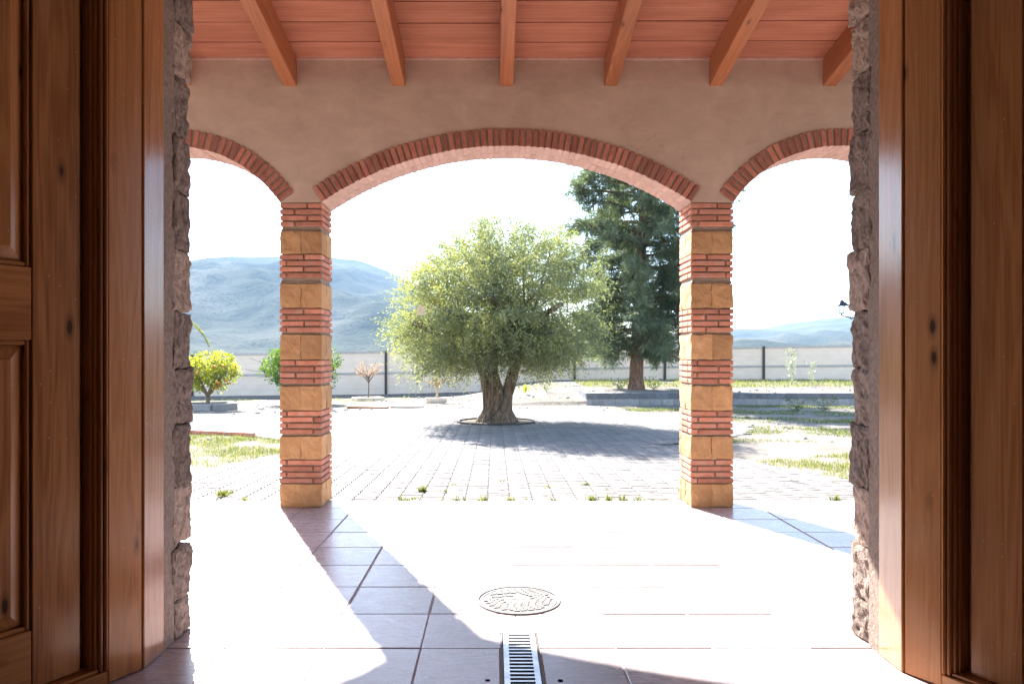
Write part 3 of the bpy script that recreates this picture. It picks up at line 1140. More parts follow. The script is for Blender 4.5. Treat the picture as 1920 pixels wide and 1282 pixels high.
def build_leaf(sx, hx, hy, ang, lab):
    """outer casing with a panelled leaf recessed in it; local u runs from the hinge into the room"""
    d = empty("door_leaf", (hx, hy, 0), label=lab, cat="door", group="open pine door leaves")
    u = Vector((sx * math.sin(ang), -math.cos(ang), 0))
    # local axes: X = u (along the leaf), Y = n (towards the passage), Z up
    nrm = Vector((-sx * math.cos(ang), -math.sin(ang), 0))
    rot = Matrix((u, nrm, Vector((0, 0, 1)))).transposed().to_euler() if u.cross(nrm).z > 0 else None
    flip = 1
    if rot is None:
        # mirrored hand: use -n as local Y
        rot = Matrix((u, -nrm, Vector((0, 0, 1)))).transposed().to_euler()
        flip = -1
    d.rotation_euler = rot
    H = 3.50
    W = 1.66

    def part(name, u0, u1, n0, n1, z0, z1, mat='pine', ch=0.004, **kw):
        a, b = sorted((flip * n0, flip * n1))
        return put(name, cbox(u1 - u0, b - a, z1 - z0, ch, M[mat], key=(name, sx)), loc=((u0 + u1) / 2, (a + b) / 2, (z0 + z1) / 2), parent=d, **kw)
    T = 0.105
    part("casing_stile", 0.006, 0.168, -T, 0, 0.004, H)
    part("bead_moulding", 0.168, 0.184, -T, 0.004, 0.06, H - 0.06, ch=0.006)
    part("bead_moulding", 0.1845, 0.199, -T, -0.008, 0.06, H - 0.06, ch=0.005)
    part("bead_moulding", 0.1995, 0.212, -T, -0.028, 0.07, H - 0.07, ch=0.003)
    part("bead_moulding", 0.2125, 0.222, -T, -0.045, 0.07, H - 0.07, ch=0.003)
    part("casing_rail", 0.169, W, -T, 0, 0.004, 0.058, 'pine_h')
    part("casing_rail", 0.169, W, -T, 0, H - 0.058, H, 'pine_h')
    part("sill_moulding", 0.2, W - 0.05, -T, -0.02, 0.059, 0.072, 'pine_h', ch=0.003)
    part("casing_stile", W, W + 0.15, -T, 0, 0.004, H)
    # recessed leaf
    n0, n1 = -0.112, -0.066
    part("back_board", 0.2, W, -0.122, -0.1125, 0.06, H - 0.06, ch=0)
    part("stile", 0.252, 0.452, n0, n1, 0.075, H - 0.07)
    part("stile", W - 0.25, W - 0.05, n0, n1, 0.075, H - 0.07)
    rails = [(0.075, 0.315), (1.49, 1.785), (H - 0.33, H - 0.07)]
    for (z0, z1) in rails:
        part("rail", 0.4525, W - 0.2505, n0, n1 - 0.002, z0, z1, 'pine_h')
    for (z0, z1) in ((0.315, 1.49), (1.785, H - 0.33)):
        ua, ub = 0.4525, W - 0.2505
        a = 0.02
        part("panel_moulding", ua, ua + a, n0, n1 - 0.010, z0, z1, ch=0.006)
        part("panel_moulding", ub - a, ub, n0, n1 - 0.010, z0, z1, ch=0.006)
        part("panel_moulding", ua + a, ub - a, n0, n1 - 0.010, z0, z0 + a, 'pine_h', ch=0.006)
        part("panel_moulding", ua + a, ub - a, n0, n1 - 0.010, z1 - a, z1, 'pine_h', ch=0.006)
        # raised field
        f0, f1 = n0, n1 - 0.006
        b1, b2 = 0.022, 0.075
        vv, ff = [], []
        for (m_, dep) in ((b1, f0 + 0.012), (b2, f1 - 0.006), (b2 + 0.004, f1)):
            for (uu, zz) in ((ua + m_, z0 + m_), (ub - m_, z0 + m_), (ub - m_, z1 - m_), (ua + m_, z1 - m_)):
                vv.append((uu, flip * dep, zz))
        for r in range(2):
            for k in range(4):
                k2 = (k + 1) % 4
                ff.append((r * 4 + k, r * 4 + k2, r * 4 + 4 + k2, r * 4 + 4 + k))
        ff.append((8, 9, 10, 11))
        put("raised_panel", mesh_py("panel", vv, ff), M['pine'], parent=d)
    return d


build_leaf(-1, XL - 0.002, 3.345, R(29), "open pine door leaf on the left of the doorway, showing raised panels")
build_leaf(1, XR + 0.004, 3.310, R(29), "open pine door leaf on the right of the doorway with knotty flat stile")


# ------------------------------------------------------------------ interlocking pavers
def build_pavers():
    L, W, e = 0.225, 0.115, 0.02
    out = np.array([(0, 0), (L * .25, e), (L * .75, -e), (L, 0), (L + e, W / 2), (L, W), (L * .75, W - e), (L * .25, W + e), (0, W), (e, W / 2)])
    c = np.array([L / 2 + e / 2, W / 2])
    out = out - c

    def ring(s, inset):
        o = out.copy()
        d = o / np.linalg.norm(o, axis=1)[:, None]
        return o - d * inset
    outer, inner = ring(1, 0.006), ring(1, 0.012)
    n = 10
    base = np.vstack([np.c_[inner, np.full(n, 0.0)], np.c_[outer, np.full(n, -0.006)], np.c_[outer, np.full(n, -0.03)]])
    k = np.arange(n)
    k2 = (k + 1) % n
    ftop = np.arange(n)[None, :]
    fch = np.stack([k, k + n, k2 + n, k2], -1)
    fsk = np.stack([k + n, k + 2 * n, k2 + 2 * n, k2 + n], -1)
    one = mesh_np("paver", base, [ftop, fch, fsk])
    one.materials.append(M['paver_near'])
    xs = np.arange(-13, 6.4, L)
    ys = np.arange(7.29, 23.6, W)
    X, Y = np.meshgrid(xs, ys)
    X = X.ravel()
    Y = Y.ravel()
    ok = paved(X, Y)
    X, Y = X[ok], Y[ok]
    Z = zg(X, Y)
    # the ones that show largest: nearest rows inside the view
    ratio = X / Y * 1380 + 927
    vis = (ratio > 345) & (ratio < 1600)
    score = np.where(vis, Y, 99)
    order = np.argsort(score, kind='stable')
    near, far = order[:300], order[300:]
    pv = empty("paved_court", (0, 7.3, 0), kind="structure", label="court of interlocking concrete pavers around the olive tree")
    for i in near:
        put("paver", one, loc=(X[i] + random.uniform(-.0015, .0015), Y[i] - 7.3, Z[i] + random.uniform(-.003, .002)),
            rot=(random.uniform(-.012, .012), random.uniform(-.008, .008), random.uniform(-.008, .008)), parent=pv)
    m = len(far)
    tilt = rng.uniform(-.012, .012, (m, 2))
    b2 = base[:20]
    V = np.repeat(b2[None], m, 0).copy()
    V[:, :, 2] += V[:, :, 0] * tilt[:, :1] + V[:, :, 1] * tilt[:, 1:] + rng.uniform(-.003, .002, (m, 1)) + Z[far][:, None]
    V[:, :, 0] += X[far][:, None]
    V[:, :, 1] += Y[far][:, None] - 7.3
    off = (np.arange(m) * 20)[:, None, None]
    F1 = (ftop[None] + off).reshape(-1, n)
    F2 = (fch[None] + off).reshape(-1, 4)
    tint = np.repeat(rng.random(m), 20)
    me = mesh_np("paver_field", V.reshape(-1, 3), [F1, F2], tint=tint)
    put("paver_field", me, M['paver_far'], parent=pv, kind="stuff")


build_pavers()


# ------------------------------------------------------------------ generic plants
def leaves_mesh(name, P, D, Lg, Wd, tint, fold=0.0):
    """one diamond leaf for each row: base P, direction D, length Lg, width Wd"""
    m = len(P)
    D = D / np.linalg.norm(D, axis=1)[:, None]
    rv = rng.normal(size=(m, 3))
    S = np.cross(D, rv)
    S /= np.linalg.norm(S, axis=1)[:, None]
    Lg = np.broadcast_to(Lg, (m,))[:, None]
    Wd = np.broadcast_to(Wd, (m,))[:, None]
    a = P
    b = P + D * Lg * 0.45 + S * Wd * 0.5
    c = P + D * Lg
    d = P + D * Lg * 0.45 - S * Wd * 0.5
    V = np.stack([a, b, c, d], 1).reshape(-1, 3)
    F = np.arange(m * 4).reshape(-1, 4)
    return mesh_np(name, V, F, tint=np.repeat(tint, 4))


def unit(v):
    return v / np.linalg.norm(v, axis=1)[:, None]


def fbm(p, s=1.0, o=3):
    return noise.fractal(Vector(p) * s, 1.0, 2.0, o)


def wiggly(p0, p1, n=6, amp=0.1, sag=0.0, seed=0.0):
    pts = []
    p0, p1 = Vector(p0), Vector(p1)
    for i in range(n + 1):
        t = i / n
        p = p0.lerp(p1, t)
        w = math.sin(math.pi * t) if i < n else 0.0
        p = p + Vector(noise.noise_vector(p * 1.3 + Vector((seed, seed * 2, 0)))) * amp * t + Vector((0, 0, -sag * t * t))
        pts.append(p)
    return pts


# ------------------------------------------------------------------ the olive tree
def build_olive():
    ox, oy = OLIVE
    oz = float(zg(ox, oy + 0.0)) - 0.02
    tr = empty("olive_tree", (ox, oy, oz), label="old olive tree with a thick forked trunk and a wide rounded crown", cat="tree")
    s = Soup()

    def lob(seed):
        def f(i, an, p):
            z = p.z
            g = 0.16 * abs(math.sin(an * 2.5 + seed + z * 0.7)) + 0.10 * noise.noise((math.cos(an) * 3 + seed, math.sin(an) * 3, z * 1.6)) \
                + 0.06 * noise.noise((math.cos(an) * 8, math.sin(an) * 8 + seed, z * 3))
            flare = 0.28 * max(0, 1 - z / 0.35) * (1 + 0.7 * math.sin(an * 4 + seed * 2))
            return 0.92 + g + flare
        return f

    def limb(path, r, seed, n=26, sub=5):
        pts, rr = [], []
        for i in range(len(path) - 1):
            for k in range(sub):
                t = k / sub
                pts.append(Vector(path[i]).lerp(Vector(path[i + 1]), t))
                rr.append(r[i] + (r[i + 1] - r[i]) * t)
        pts.append(Vector(path[-1]))
        rr.append(r[-1])
        pts = [p + Vector(noise.noise_vector(p * 2 + Vector((seed, 0, 0)))) * 0.02 for p in pts]
        s.add(tube(pts, rr, n, True, lob(seed)))
    limb([(-0.17, -0.02, -0.1), (-0.13, 0, 0.3), (-0.15, 0, 0.75), (-0.24, 0.02, 1.15), (-0.42, 0.05, 1.6), (-0.8, 0.1, 2.05)], [0.24, 0.175, 0.16, 0.145, 0.125, 0.10], 1.0)
    limb([(0.08, -0.06, -0.1), (0.07, -0.05, 0.35), (0.03, -0.02, 0.75), (-0.06, 0.12, 1.15), (-0.05, 0.3, 1.8), (-0.1, 0.5, 2.4)], [0.25, 0.17, 0.14, 0.11, 0.09, 0.08], 2.3)
    limb([(0.28, 0.0, -0.1), (0.24, 0.0, 0.3), (0.26, 0.02, 0.7), (0.39, 0.0, 1.1), (0.50, -0.03, 1.55), (0.8, -0.1, 2.1)], [0.22, 0.15, 0.14, 0.13, 0.12, 0.10], 4.1)
    put("trunk", s.mesh("trunk", True), M['olive_bark'], parent=tr)
    # boughs
    b = Soup()
    tips = []
    starts = [(-0.8, 0.1, 2.05), (-0.1, 0.5, 2.4), (0.8, -0.1, 2.1), (-0.46, 0.05, 1.6), (0.5, -0.03, 1.55)]
    for k in range(34):
        st = starts[k % 5]
        an = 2 * math.pi * (k * 0.618) + 0.3
        rad = random.uniform(1.0, 2.2)
        zz = random.uniform(1.7, 4.1)
        rad *= math.sqrt(max(0.15, 1 - ((zz - 2.7) / 2.1) ** 2))
        en = (math.cos(an) * rad * 1.05, math.sin(an) * rad, zz)
        pts = wiggly(st, en, 7, 0.28, -0.1, k)
        r0 = random.uniform(0.035, 0.06)
        b.add(tube(pts, [r0 * (1 - 0.82 * i / 7) for i in range(8)], 7))
        tips.append(pts)
    # the two bare stubs that show in the left and right of the crown
    for en in ((-1.75, -1.5, 2.25), (1.35, -1.7, 2.75)):
        st = starts[0] if en[0] < 0 else starts[2]
        pts = wiggly(st, en, 7, 0.18, 0.0, en[0])
        b.add(tube(pts, [0.12 * (1 - 0.55 * i / 7) for i in range(8)], 8))
    put("bough", b.mesh("bough", True), M['olive_bark'], parent=tr)
    # foliage: drooping sprays spread through the crown
    P, D, T, Lg = [], [], [], []
    cen = np.array([0.0, 0.0, 2.72])
    nsp = 7800
    made = 0
    while made < nsp:
        d = rng.normal(size=3)
        d /= np.linalg.norm(d)
        zz = d[2]
        rx = 2.48 * (1.0 + 0.13 * fbm(d * 1.0, 2.2)) + 0.14 * fbm(d, 6.0)
        hz = 2.20 if zz > 0 else 1.62
        fr = rng.random() ** 0.42
        p = cen + np.array([d[0] * rx, d[1] * rx, d[2] * hz * (1 + 0.12 * fbm(d * 1.0, 2.5) + 0.10 * fbm(d, 6.0))]) * fr
        p[0] += 0.28 * max(zz, 0) * fr
        if zz < 0.1:
            p[2] -= 0.28 * (1 - abs(zz)) * fr
        # clumps and gaps
        if fbm(p, 1.7) < -0.08 + 0.12 * (1 - fr) and rng.random() < 0.78:
            continue
        # hollow around the trunk fork
        if p[2] < 1.40 and (math.hypot(p[0], p[1]) < 0.8 or (p[1] < 0 and abs(p[0]) < 0.55)):
            continue
        made += 1
        outw = np.array([d[0], d[1], 0.15 + 0.9 * max(zz, 0)])
        ln = rng.uniform(0.28, 0.62)
        nl = int(rng.integers(18, 30))
        base_t = 0.42 + 0.48 * fbm(p + 11.0, 1.1) + 0.16 * rng.normal() * 0.6 - 0.10 * (p[0] / 2.5)  # yellower towards the sun side: backlit glow put into the leaf tint
        q = p - outw * ln * 0.4
        vdir = outw / np.linalg.norm(outw) + rng.normal(size=3) * 0.35
        for k in range(nl):
            t = (k + rng.random()) / nl
            pos = q + vdir * ln * t + np.array([0, 0, -0.42 * ln * t * t * (1.5 - zz)])
            tang = vdir * 0.7 + np.array([0, 0, -0.9 * t])
            P.append(pos + rng.normal(size=3) * 0.035)
            D.append(tang + rng.normal(size=3) * 0.75)
            T.append(base_t + 0.12 * rng.normal())
            Lg.append(rng.uniform(0.055, 0.10))
    P, D, T, Lg = np.array(P), np.array(D), np.clip(np.array(T), 0, 1), np.array(Lg)
    me = leaves_mesh("crown", P, D, Lg, Lg * 0.25, T)
    put("crown", me, M['olive_leaf'], parent=tr)
    put("tag", boxm(-0.07, 0.07, -0.006, 0.006, -0.1, 0.1), M['paper'], loc=(-1.58, -2.1, 2.55), rot=(0, 0.12, 0.2), parent=tr)
    h = Soup()
    h.add(tube([(0.20, -0.12, 0.95), (0.20, -0.215, 0.80), (0.185, -0.235, 0.62), (0.13, -0.262, 0.46), (0.0, -0.285, 0.28), (-0.14, -0.34, 0.14), (-0.26, -0.46, 0.06)], [0.011] * 7, 6))
    put("hose", h.mesh("hose", True), M['dark_iron'], parent=tr)
    # planting ring: brick edging pieces around the trunk
    rg = empty("tree_ring", (ox, oy, oz), label="low rusty ring edging around the olive trunk", cat="tree ring")
    n = 64
    v, f = [], []
    for k in range(n):
        a = 2 * math.pi * k / n
        for (r_, z_) in ((RING_R - 0.045, -0.05), (RING_R - 0.045, 0.062), (RING_R, 0.066), (RING_R, -0.05)):
            w = 1 + 0.006 * noise.noise((math.cos(a) * 2, math.sin(a) * 2, 0))
            v.append((r_ * w * math.cos(a), r_ * w * math.sin(a), z_))
    for k in range(n):
        q = (k + 1) % n
        for j in range(3):
            f.append((k * 4 + j, q * 4 + j, q * 4 + j + 1, k * 4 + j + 1))
    put("edging", mesh_py("edging", v, f), M['rust_post'], parent=rg)
    v = [(0, 0, 0.03)]
    f = []
    for r_i, r_ in enumerate((0.35, 0.65, RING_R - 0.04)):
        for k in range(48):
            a = 2 * math.pi * k / 48
            v.append((r_ * math.cos(a), r_ * math.sin(a), 0.028 + 0.02 * noise.noise((r_ * math.cos(a) * 5, r_ * math.sin(a) * 5, 1))))
    for k in range(48):
        f.append((0, 1 + k, 1 + (k + 1) % 48))
        for r_i in range(2):
            o = 1 + r_i * 48
            f.append((o + k, o + 48 + k, o + 48 + (k + 1) % 48, o + (k + 1) % 48))
    put("mulch", mesh_py("mulch", v, f, True), M['soil'], parent=rg)


build_olive()


# ------------------------------------------------------------------ the pine tree
def build_pine():
    px, py = 5.34, 27.8
    pz = float(zg(px, py)) - 0.03
    tr = empty("pine_tree", (px, py, pz), label="tall blue green pine tree with drooping long needles behind the right pillar", cat="tree")
    H = 13.4
    s = Soup()
    path = [(0, 0, -0.1), (0.02, 0, 0.5), (0.06, 0.02, 1.6), (0.16, 0.05, 4.0), (0.30, 0.05, 7.0), (0.36, 0, 10), (0.38, 0, H)]
    rr = [0.36, 0.275, 0.25, 0.21, 0.16, 0.09, 0.02]

    def lob(i, an, p):
        return 0.95 + 0.08 * noise.noise((math.cos(an) * 4, math.sin(an) * 4, p.z * 2)) + 0.2 * max(0, 0.4 - p.z) * abs(math.sin(an * 2.5))
    fine, fr = [], []
    for i in range(len(path) - 1):
        for k in range(5):
            t = k / 5
            fine.append(Vector(path[i]).lerp(Vector(path[i + 1]), t))
            fr.append(rr[i] * (1 - t) + rr[i + 1] * t)
    s.add(tube(fine, fr, 16, True, lob))
    put("trunk", s.mesh("trunk", True), M['pine_bark'], parent=tr)

    def axis(z):
        return np.array([np.interp(z, [p[2] for p in path], [p[0] for p in path]), 0.02, z])
    bs = Soup()
    P, D, T, Lg = [], [], [], []
    zb = 1.55
    k = 0
    while zb < H - 0.3:
        tt = (zb - 1.7) / (H - 1.7)
        reach = np.interp(tt, [0, 0.10, 0.25, 0.42, 0.6, 0.8, 1.0], [1.9, 2.3, 2.6, 3.0, 3.1, 2.5, 0.5])
        nb = 5
        for j in range(nb):
            an = k * 2.39996 + j * 2 * math.pi / nb + random.uniform(-.3, .3)
            rch = reach * random.uniform(0.72, 1.1)
            a = axis(zb)
            rise = random.uniform(0.05, 0.35) * rch * (0.2 + tt)
            end = a + np.array([math.cos(an) * rch, math.sin(an) * rch, rise])
            pts = wiggly(a, end, 8, 0.25, random.uniform(0.25, 0.75) * (1.1 - tt) * rch * 0.33, k * 1.7 + j)
            r0 = 0.018 + 0.016 * rch
            bs.add(tube(pts, [r0 * (1 - 0.8 * i / 8) for i in range(9)], 6))
            # side twigs with needle tufts
            ntw = int(13 + 12 * rch)
            for q in range(ntw):
                t = random.uniform(0.22, 1.0)
                i0 = min(int(t * 8), 7)
                bp = np.array(pts[i0].lerp(pts[i0 + 1], t * 8 - i0))
                dv = np.array([math.cos(an), math.sin(an), 0.15]) * 0.5 + rng.normal(size=3) * np.array([.55, .55, .35])
                dv /= np.linalg.norm(dv)
                tl = random.uniform(0.2, 0.6)
                tp = bp + dv * tl + np.array([0, 0, -0.10])
                if q % 2 == 0:
                    bs.add(tube([bp, (bp + tp) / 2 + np.array([0, 0, 0.03]), tp], [0.011, 0.009, 0.005], 4, False))
                tint0 = 0.38 + 0.25 * fbm(tp, 0.7) + 0.14 * rng.normal()
                for w in range(2):
                    cpt = bp + (tp - bp) * (0.55 + 0.45 * w)
                    nn = 18
                    dd = dv[None] * 0.75 + rng.normal(size=(nn, 3)) * 0.55 + np.array([0, 0, -0.42])
                    P.append(np.repeat(cpt[None], nn, 0) + rng.normal(size=(nn, 3)) * 0.03)
                    D.append(dd)
                    T.append(np.full(nn, tint0) + rng.normal(size=nn) * 0.1)
                    Lg.append(rng.uniform(0.20, 0.36, nn))
        zb += 0.36 + 0.22 * tt
        k += 1
    put("branch", bs.mesh("branch", True), M['pine_bark'], parent=tr)
    P, D, T, Lg = np.concatenate(P), np.concatenate(D), np.clip(np.concatenate(T), 0, 1), np.concatenate(Lg)
    me = leaves_mesh("crown", P, D, Lg, 0.024, T)
    put("crown", me, M['needle'], parent=tr)


build_pine()


# ------------------------------------------------------------------ citrus trees
def build_citrus(x, y, rx, rz, zc, lab, leafmat, nleaf, fruit, trunk_h, seed, lean=0.0, bare=False):
    z0 = float(zg(x, y))
    tr = empty("orange_tree", (x, y, z0), label=lab, cat="tree", group="small citrus trees by the fence")
    s = Soup()
    fork = (lean * 0.3, 0, trunk_h)
    s.add(tube(wiggly((0, 0, -0.05), fork, 4, 0.05, 0, seed), [0.085, 0.07, 0.065, 0.062, 0.06], 9))
    for k in range(9):
        an = k * 2.4 + seed
        en = (lean + math.cos(an) * rx * 0.75, math.sin(an) * rx * 0.7, zc + math.sin(k * 1.7) * rz * 0.6)
        s.add(tube(wiggly(fork, en, 5, 0.12, 0, seed + k), [0.045 * (1 - 0.75 * i / 5) for i in range(6)], 6))
    if bare:
        for (ex, ez) in ((-1.75, 1.72), (-1.9, 1.30), (-1.45, 1.0)):
            s.add(tube(wiggly((-0.5, -0.3, zc - 0.25), (ex, -0.6, ez), 6, 0.12, 0, ex), [0.018 * (1 - 0.7 * i / 6) for i in range(7)], 5))
    put("trunk", s.mesh("trunk", True), M['twig_bark'], parent=tr)
    P, D, T = [], [], []
    cen = np.array([lean, 0, zc])
    nclump = nleaf // 14
    made = 0
    while made < nclump:
        d = rng.normal(size=3)
        d /= np.linalg.norm(d)
        fr = rng.random() ** 0.4
        k = 1 + 0.28 * fbm(d + seed, 2.2)
        p = cen + d * np.array([rx, rx * 0.9, rz]) * fr * k
        if fbm(p + seed, 3.0) < -0.05 and rng.random() < 0.75:
            continue
        made += 1
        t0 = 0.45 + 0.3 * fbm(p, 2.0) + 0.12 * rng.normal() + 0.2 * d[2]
        for q in range(14):
            P.append(p + rng.normal(size=3) * 0.055)
            D.append(d * 0.6 + rng.normal(size=3) * 0.8 + np.array([0, 0, -0.15]))
            T.append(t0 + 0.13 * rng.normal())
    P, D, T = np.array(P), np.array(D), np.clip(np.array(T), 0, 1)
    Lg = rng.uniform(0.06, 0.10, len(P))
    put("crown", leaves_mesh("crown", P, D, Lg, Lg * 0.55, T), leafmat, parent=tr)
    if fruit:
        bm = bmesh.new()
        bmesh.ops.create_icosphere(bm, subdivisions=2, radius=0.042)
        me = bpy.data.meshes.new("orange")
        bm.to_mesh(me)
        bm.free()
        me.materials.append(M['orange'])
        me.polygons.foreach_set("use_smooth", [True] * len(me.polygons))
        for k in range(fruit):
            an = random.uniform(0, 2 * math.pi)
            zz = random.uniform(-0.9, 0.35)
            q = math.sqrt(1 - zz * zz)
            put("orange", me, loc=(lean + math.cos(an) * rx * q * 0.97, -abs(math.sin(an)) * rx * 0.9 * q, zc + zz * rz * 0.95),
                scale=(random.uniform(.85, 1.15),) * 3, parent=tr)
    return tr


build_citrus(-9.15, 23.4, 0.86, 0.62, 1.22, "small yellowing orange tree with oranges at the left edge of the garden", M['citrus_yellow'], 5200, 22, 0.42, 1.0, 0.12)
build_citrus(-7.15, 27.2, 1.40, 0.98, 1.38, "dense dark green citrus tree half hidden by the left pillar", M['citrus_leaf'], 17000, 4, 0.5, 5.0, 0.0, True)


def kerb_stones(name, x, y, r, n, h, lab, mat, w=0.16, grp=None):
    z0 = float(zg(x, y))
    e = empty(name, (x, y, z0), label=lab, cat="kerb", group=grp)
    for k in range(n):
        a = 2 * math.pi * (k + 0.5) / n
        ln = 2 * r * math.tan(math.pi / n) * 0.97
        put("kerb_stone", cbox(round(ln, 2), w, h, 0.02, mat), loc=(r * math.cos(a), r * math.sin(a), h / 2 - 0.05),
            rot=(0, random.uniform(-.03, .03), a + math.pi / 2), parent=e)
    return e


kerb_stones("tree_kerb", -9.15, 23.4, 0.78, 6, 0.26, "pale kerb stones around the foot of the yellowing orange tree", M['block'], 0.17)


# ------------------------------------------------------------------ bare saplings
def build_sapling(x, y, h, lab, leafmat, barkmat, spread, seed, nbud, stem):
    z0 = float(zg(x, y))
    tr = empty("sapling", (x, y, z0), label=lab, cat="sapling")
    s = Soup()
    s.add(tube(wiggly((0, 0, -0.03), (0.03, 0, h * 0.55), 5, 0.05, 0, seed), [stem * (1 - 0.09 * i) for i in range(6)], 7))
    P, D, T = [], [], []
    for k in range(18):
        an = k * 2.4 + seed
        zb = h * (0.38 + 0.17 * (k % 9) / 8)
        en = np.array([math.cos(an) * spread * random.uniform(0.6, 1), math.sin(an) * spread * 0.8, h * random.uniform(0.6, 1.0)])
        pts = wiggly((0.02, 0, zb), en, 5, 0.12, 0, seed + k * 3)
        s.add(tube(pts, [stem * 0.36 * (1 - 0.75 * i / 5) for i in range(6)], 5))
        for q in range(5):
            t = random.uniform(0.35, 1)
            i0 = min(int(t * 5), 4)
            bp = pts[i0].lerp(pts[i0 + 1], t * 5 - i0)
            tp = bp + Vector((rng.normal(), rng.normal(), rng.normal() * .5 + 0.3)) * 0.13
            s.add(tube([bp, tp], [stem * .1, stem * .04], 4, False))
            for w in range(nbud):
                f = random.random()
                P.append(np.array(bp.lerp(tp, f)))
                D.append(rng.normal(size=3))
                T.append(rng.random())
    put("stem", s.mesh("stem", True), barkmat, parent=tr)
    P, D, T = np.array(P), np.array(D), np.array(T)
    put("buds", leaves_mesh("buds", P, D, rng.uniform(.03, .065, len(P)), 0.022, T), leafmat, parent=tr, kind="stuff")


build_sapling(-5.25, 30.6, 1.75, "small pinkish bare sapling in front of the fence left of the olive", M['pink_twig'], M['twig_bark'], 0.75, 2.0, 14, 0.03)
build_sapling(-2.12, 27.0, 1.35, "pale bare sapling growing in a white tray planter beneath the olive crown", M['pale_twig'], M['pale_bark'], 0.75, 6.0, 2, 0.055)
kerb_stones("tree_kerb", -5.25, 30.6, 0.55, 6, 0.17, "low pale kerb around the pinkish bare sapling", M['conc'], 0.14)


def build_tray():
    x, y = -2.12, 27.0
    z0 = float(zg(x, y))
    t = empty("tray_planter", (x, y, z0), label="low white concrete tray planter holding the pale sapling", cat="planter")
    prof = [(0.30, -0.03), (0.36, 0.0), (0.40, 0.14), (0.42, 0.19), (0.36, 0.19), (0.34, 0.13)]
    n = 28
    v, f = [], []
    for k in range(n):
        a = 2 * math.pi * k / n
        for (r_, z_) in prof:
            v.append((r_ * math.cos(a), r_ * 0.8 * math.sin(a), z_))
    m = len(prof)
    for k in range(n):
        q = (k + 1) % n
        for j in range(m - 1):
            f.append((k * m + j, q * m + j, q * m + j + 1, k * m + j + 1))
    put("bowl", mesh_py("bowl", v, f, True), M['conc'], parent=t)
    put("soil", mesh_py("soil", [(0.345 * math.cos(2 * math.pi * k / n), 0.345 * .8 * math.sin(2 * math.pi * k / n), 0.13) for k in range(n)], [tuple(range(n))]), M['soil'], parent=t)


build_tray()


def build_slabs():
    for (x0, x1, y, dz, lab, mat, tilt) in ((-4.75, -3.45, 23.9, 0.0, "brown timber slab lying at the far edge of the paved court", 'rafter', 0.02),
                                            (-3.40, -2.35, 24.3, 0.0, "thin white slab lying beside the tray planter", 'conc', 0.0),
                                            (-4.35, -3.75, 24.6, 0.05, "pale broken slab resting behind the brown timber slab", 'conc', -0.05)):
        z = float(zg((x0 + x1) / 2, y))
        put("slab", cbox(x1 - x0, 0.5, 0.075, 0.012, M[mat], key=lab), loc=((x0 + x1) / 2, y, z + 0.03 + dz), rot=(0.02, tilt, random.uniform(-.08, .08)),
            label=lab, cat="slab", group="slabs lying by the court")


build_slabs()


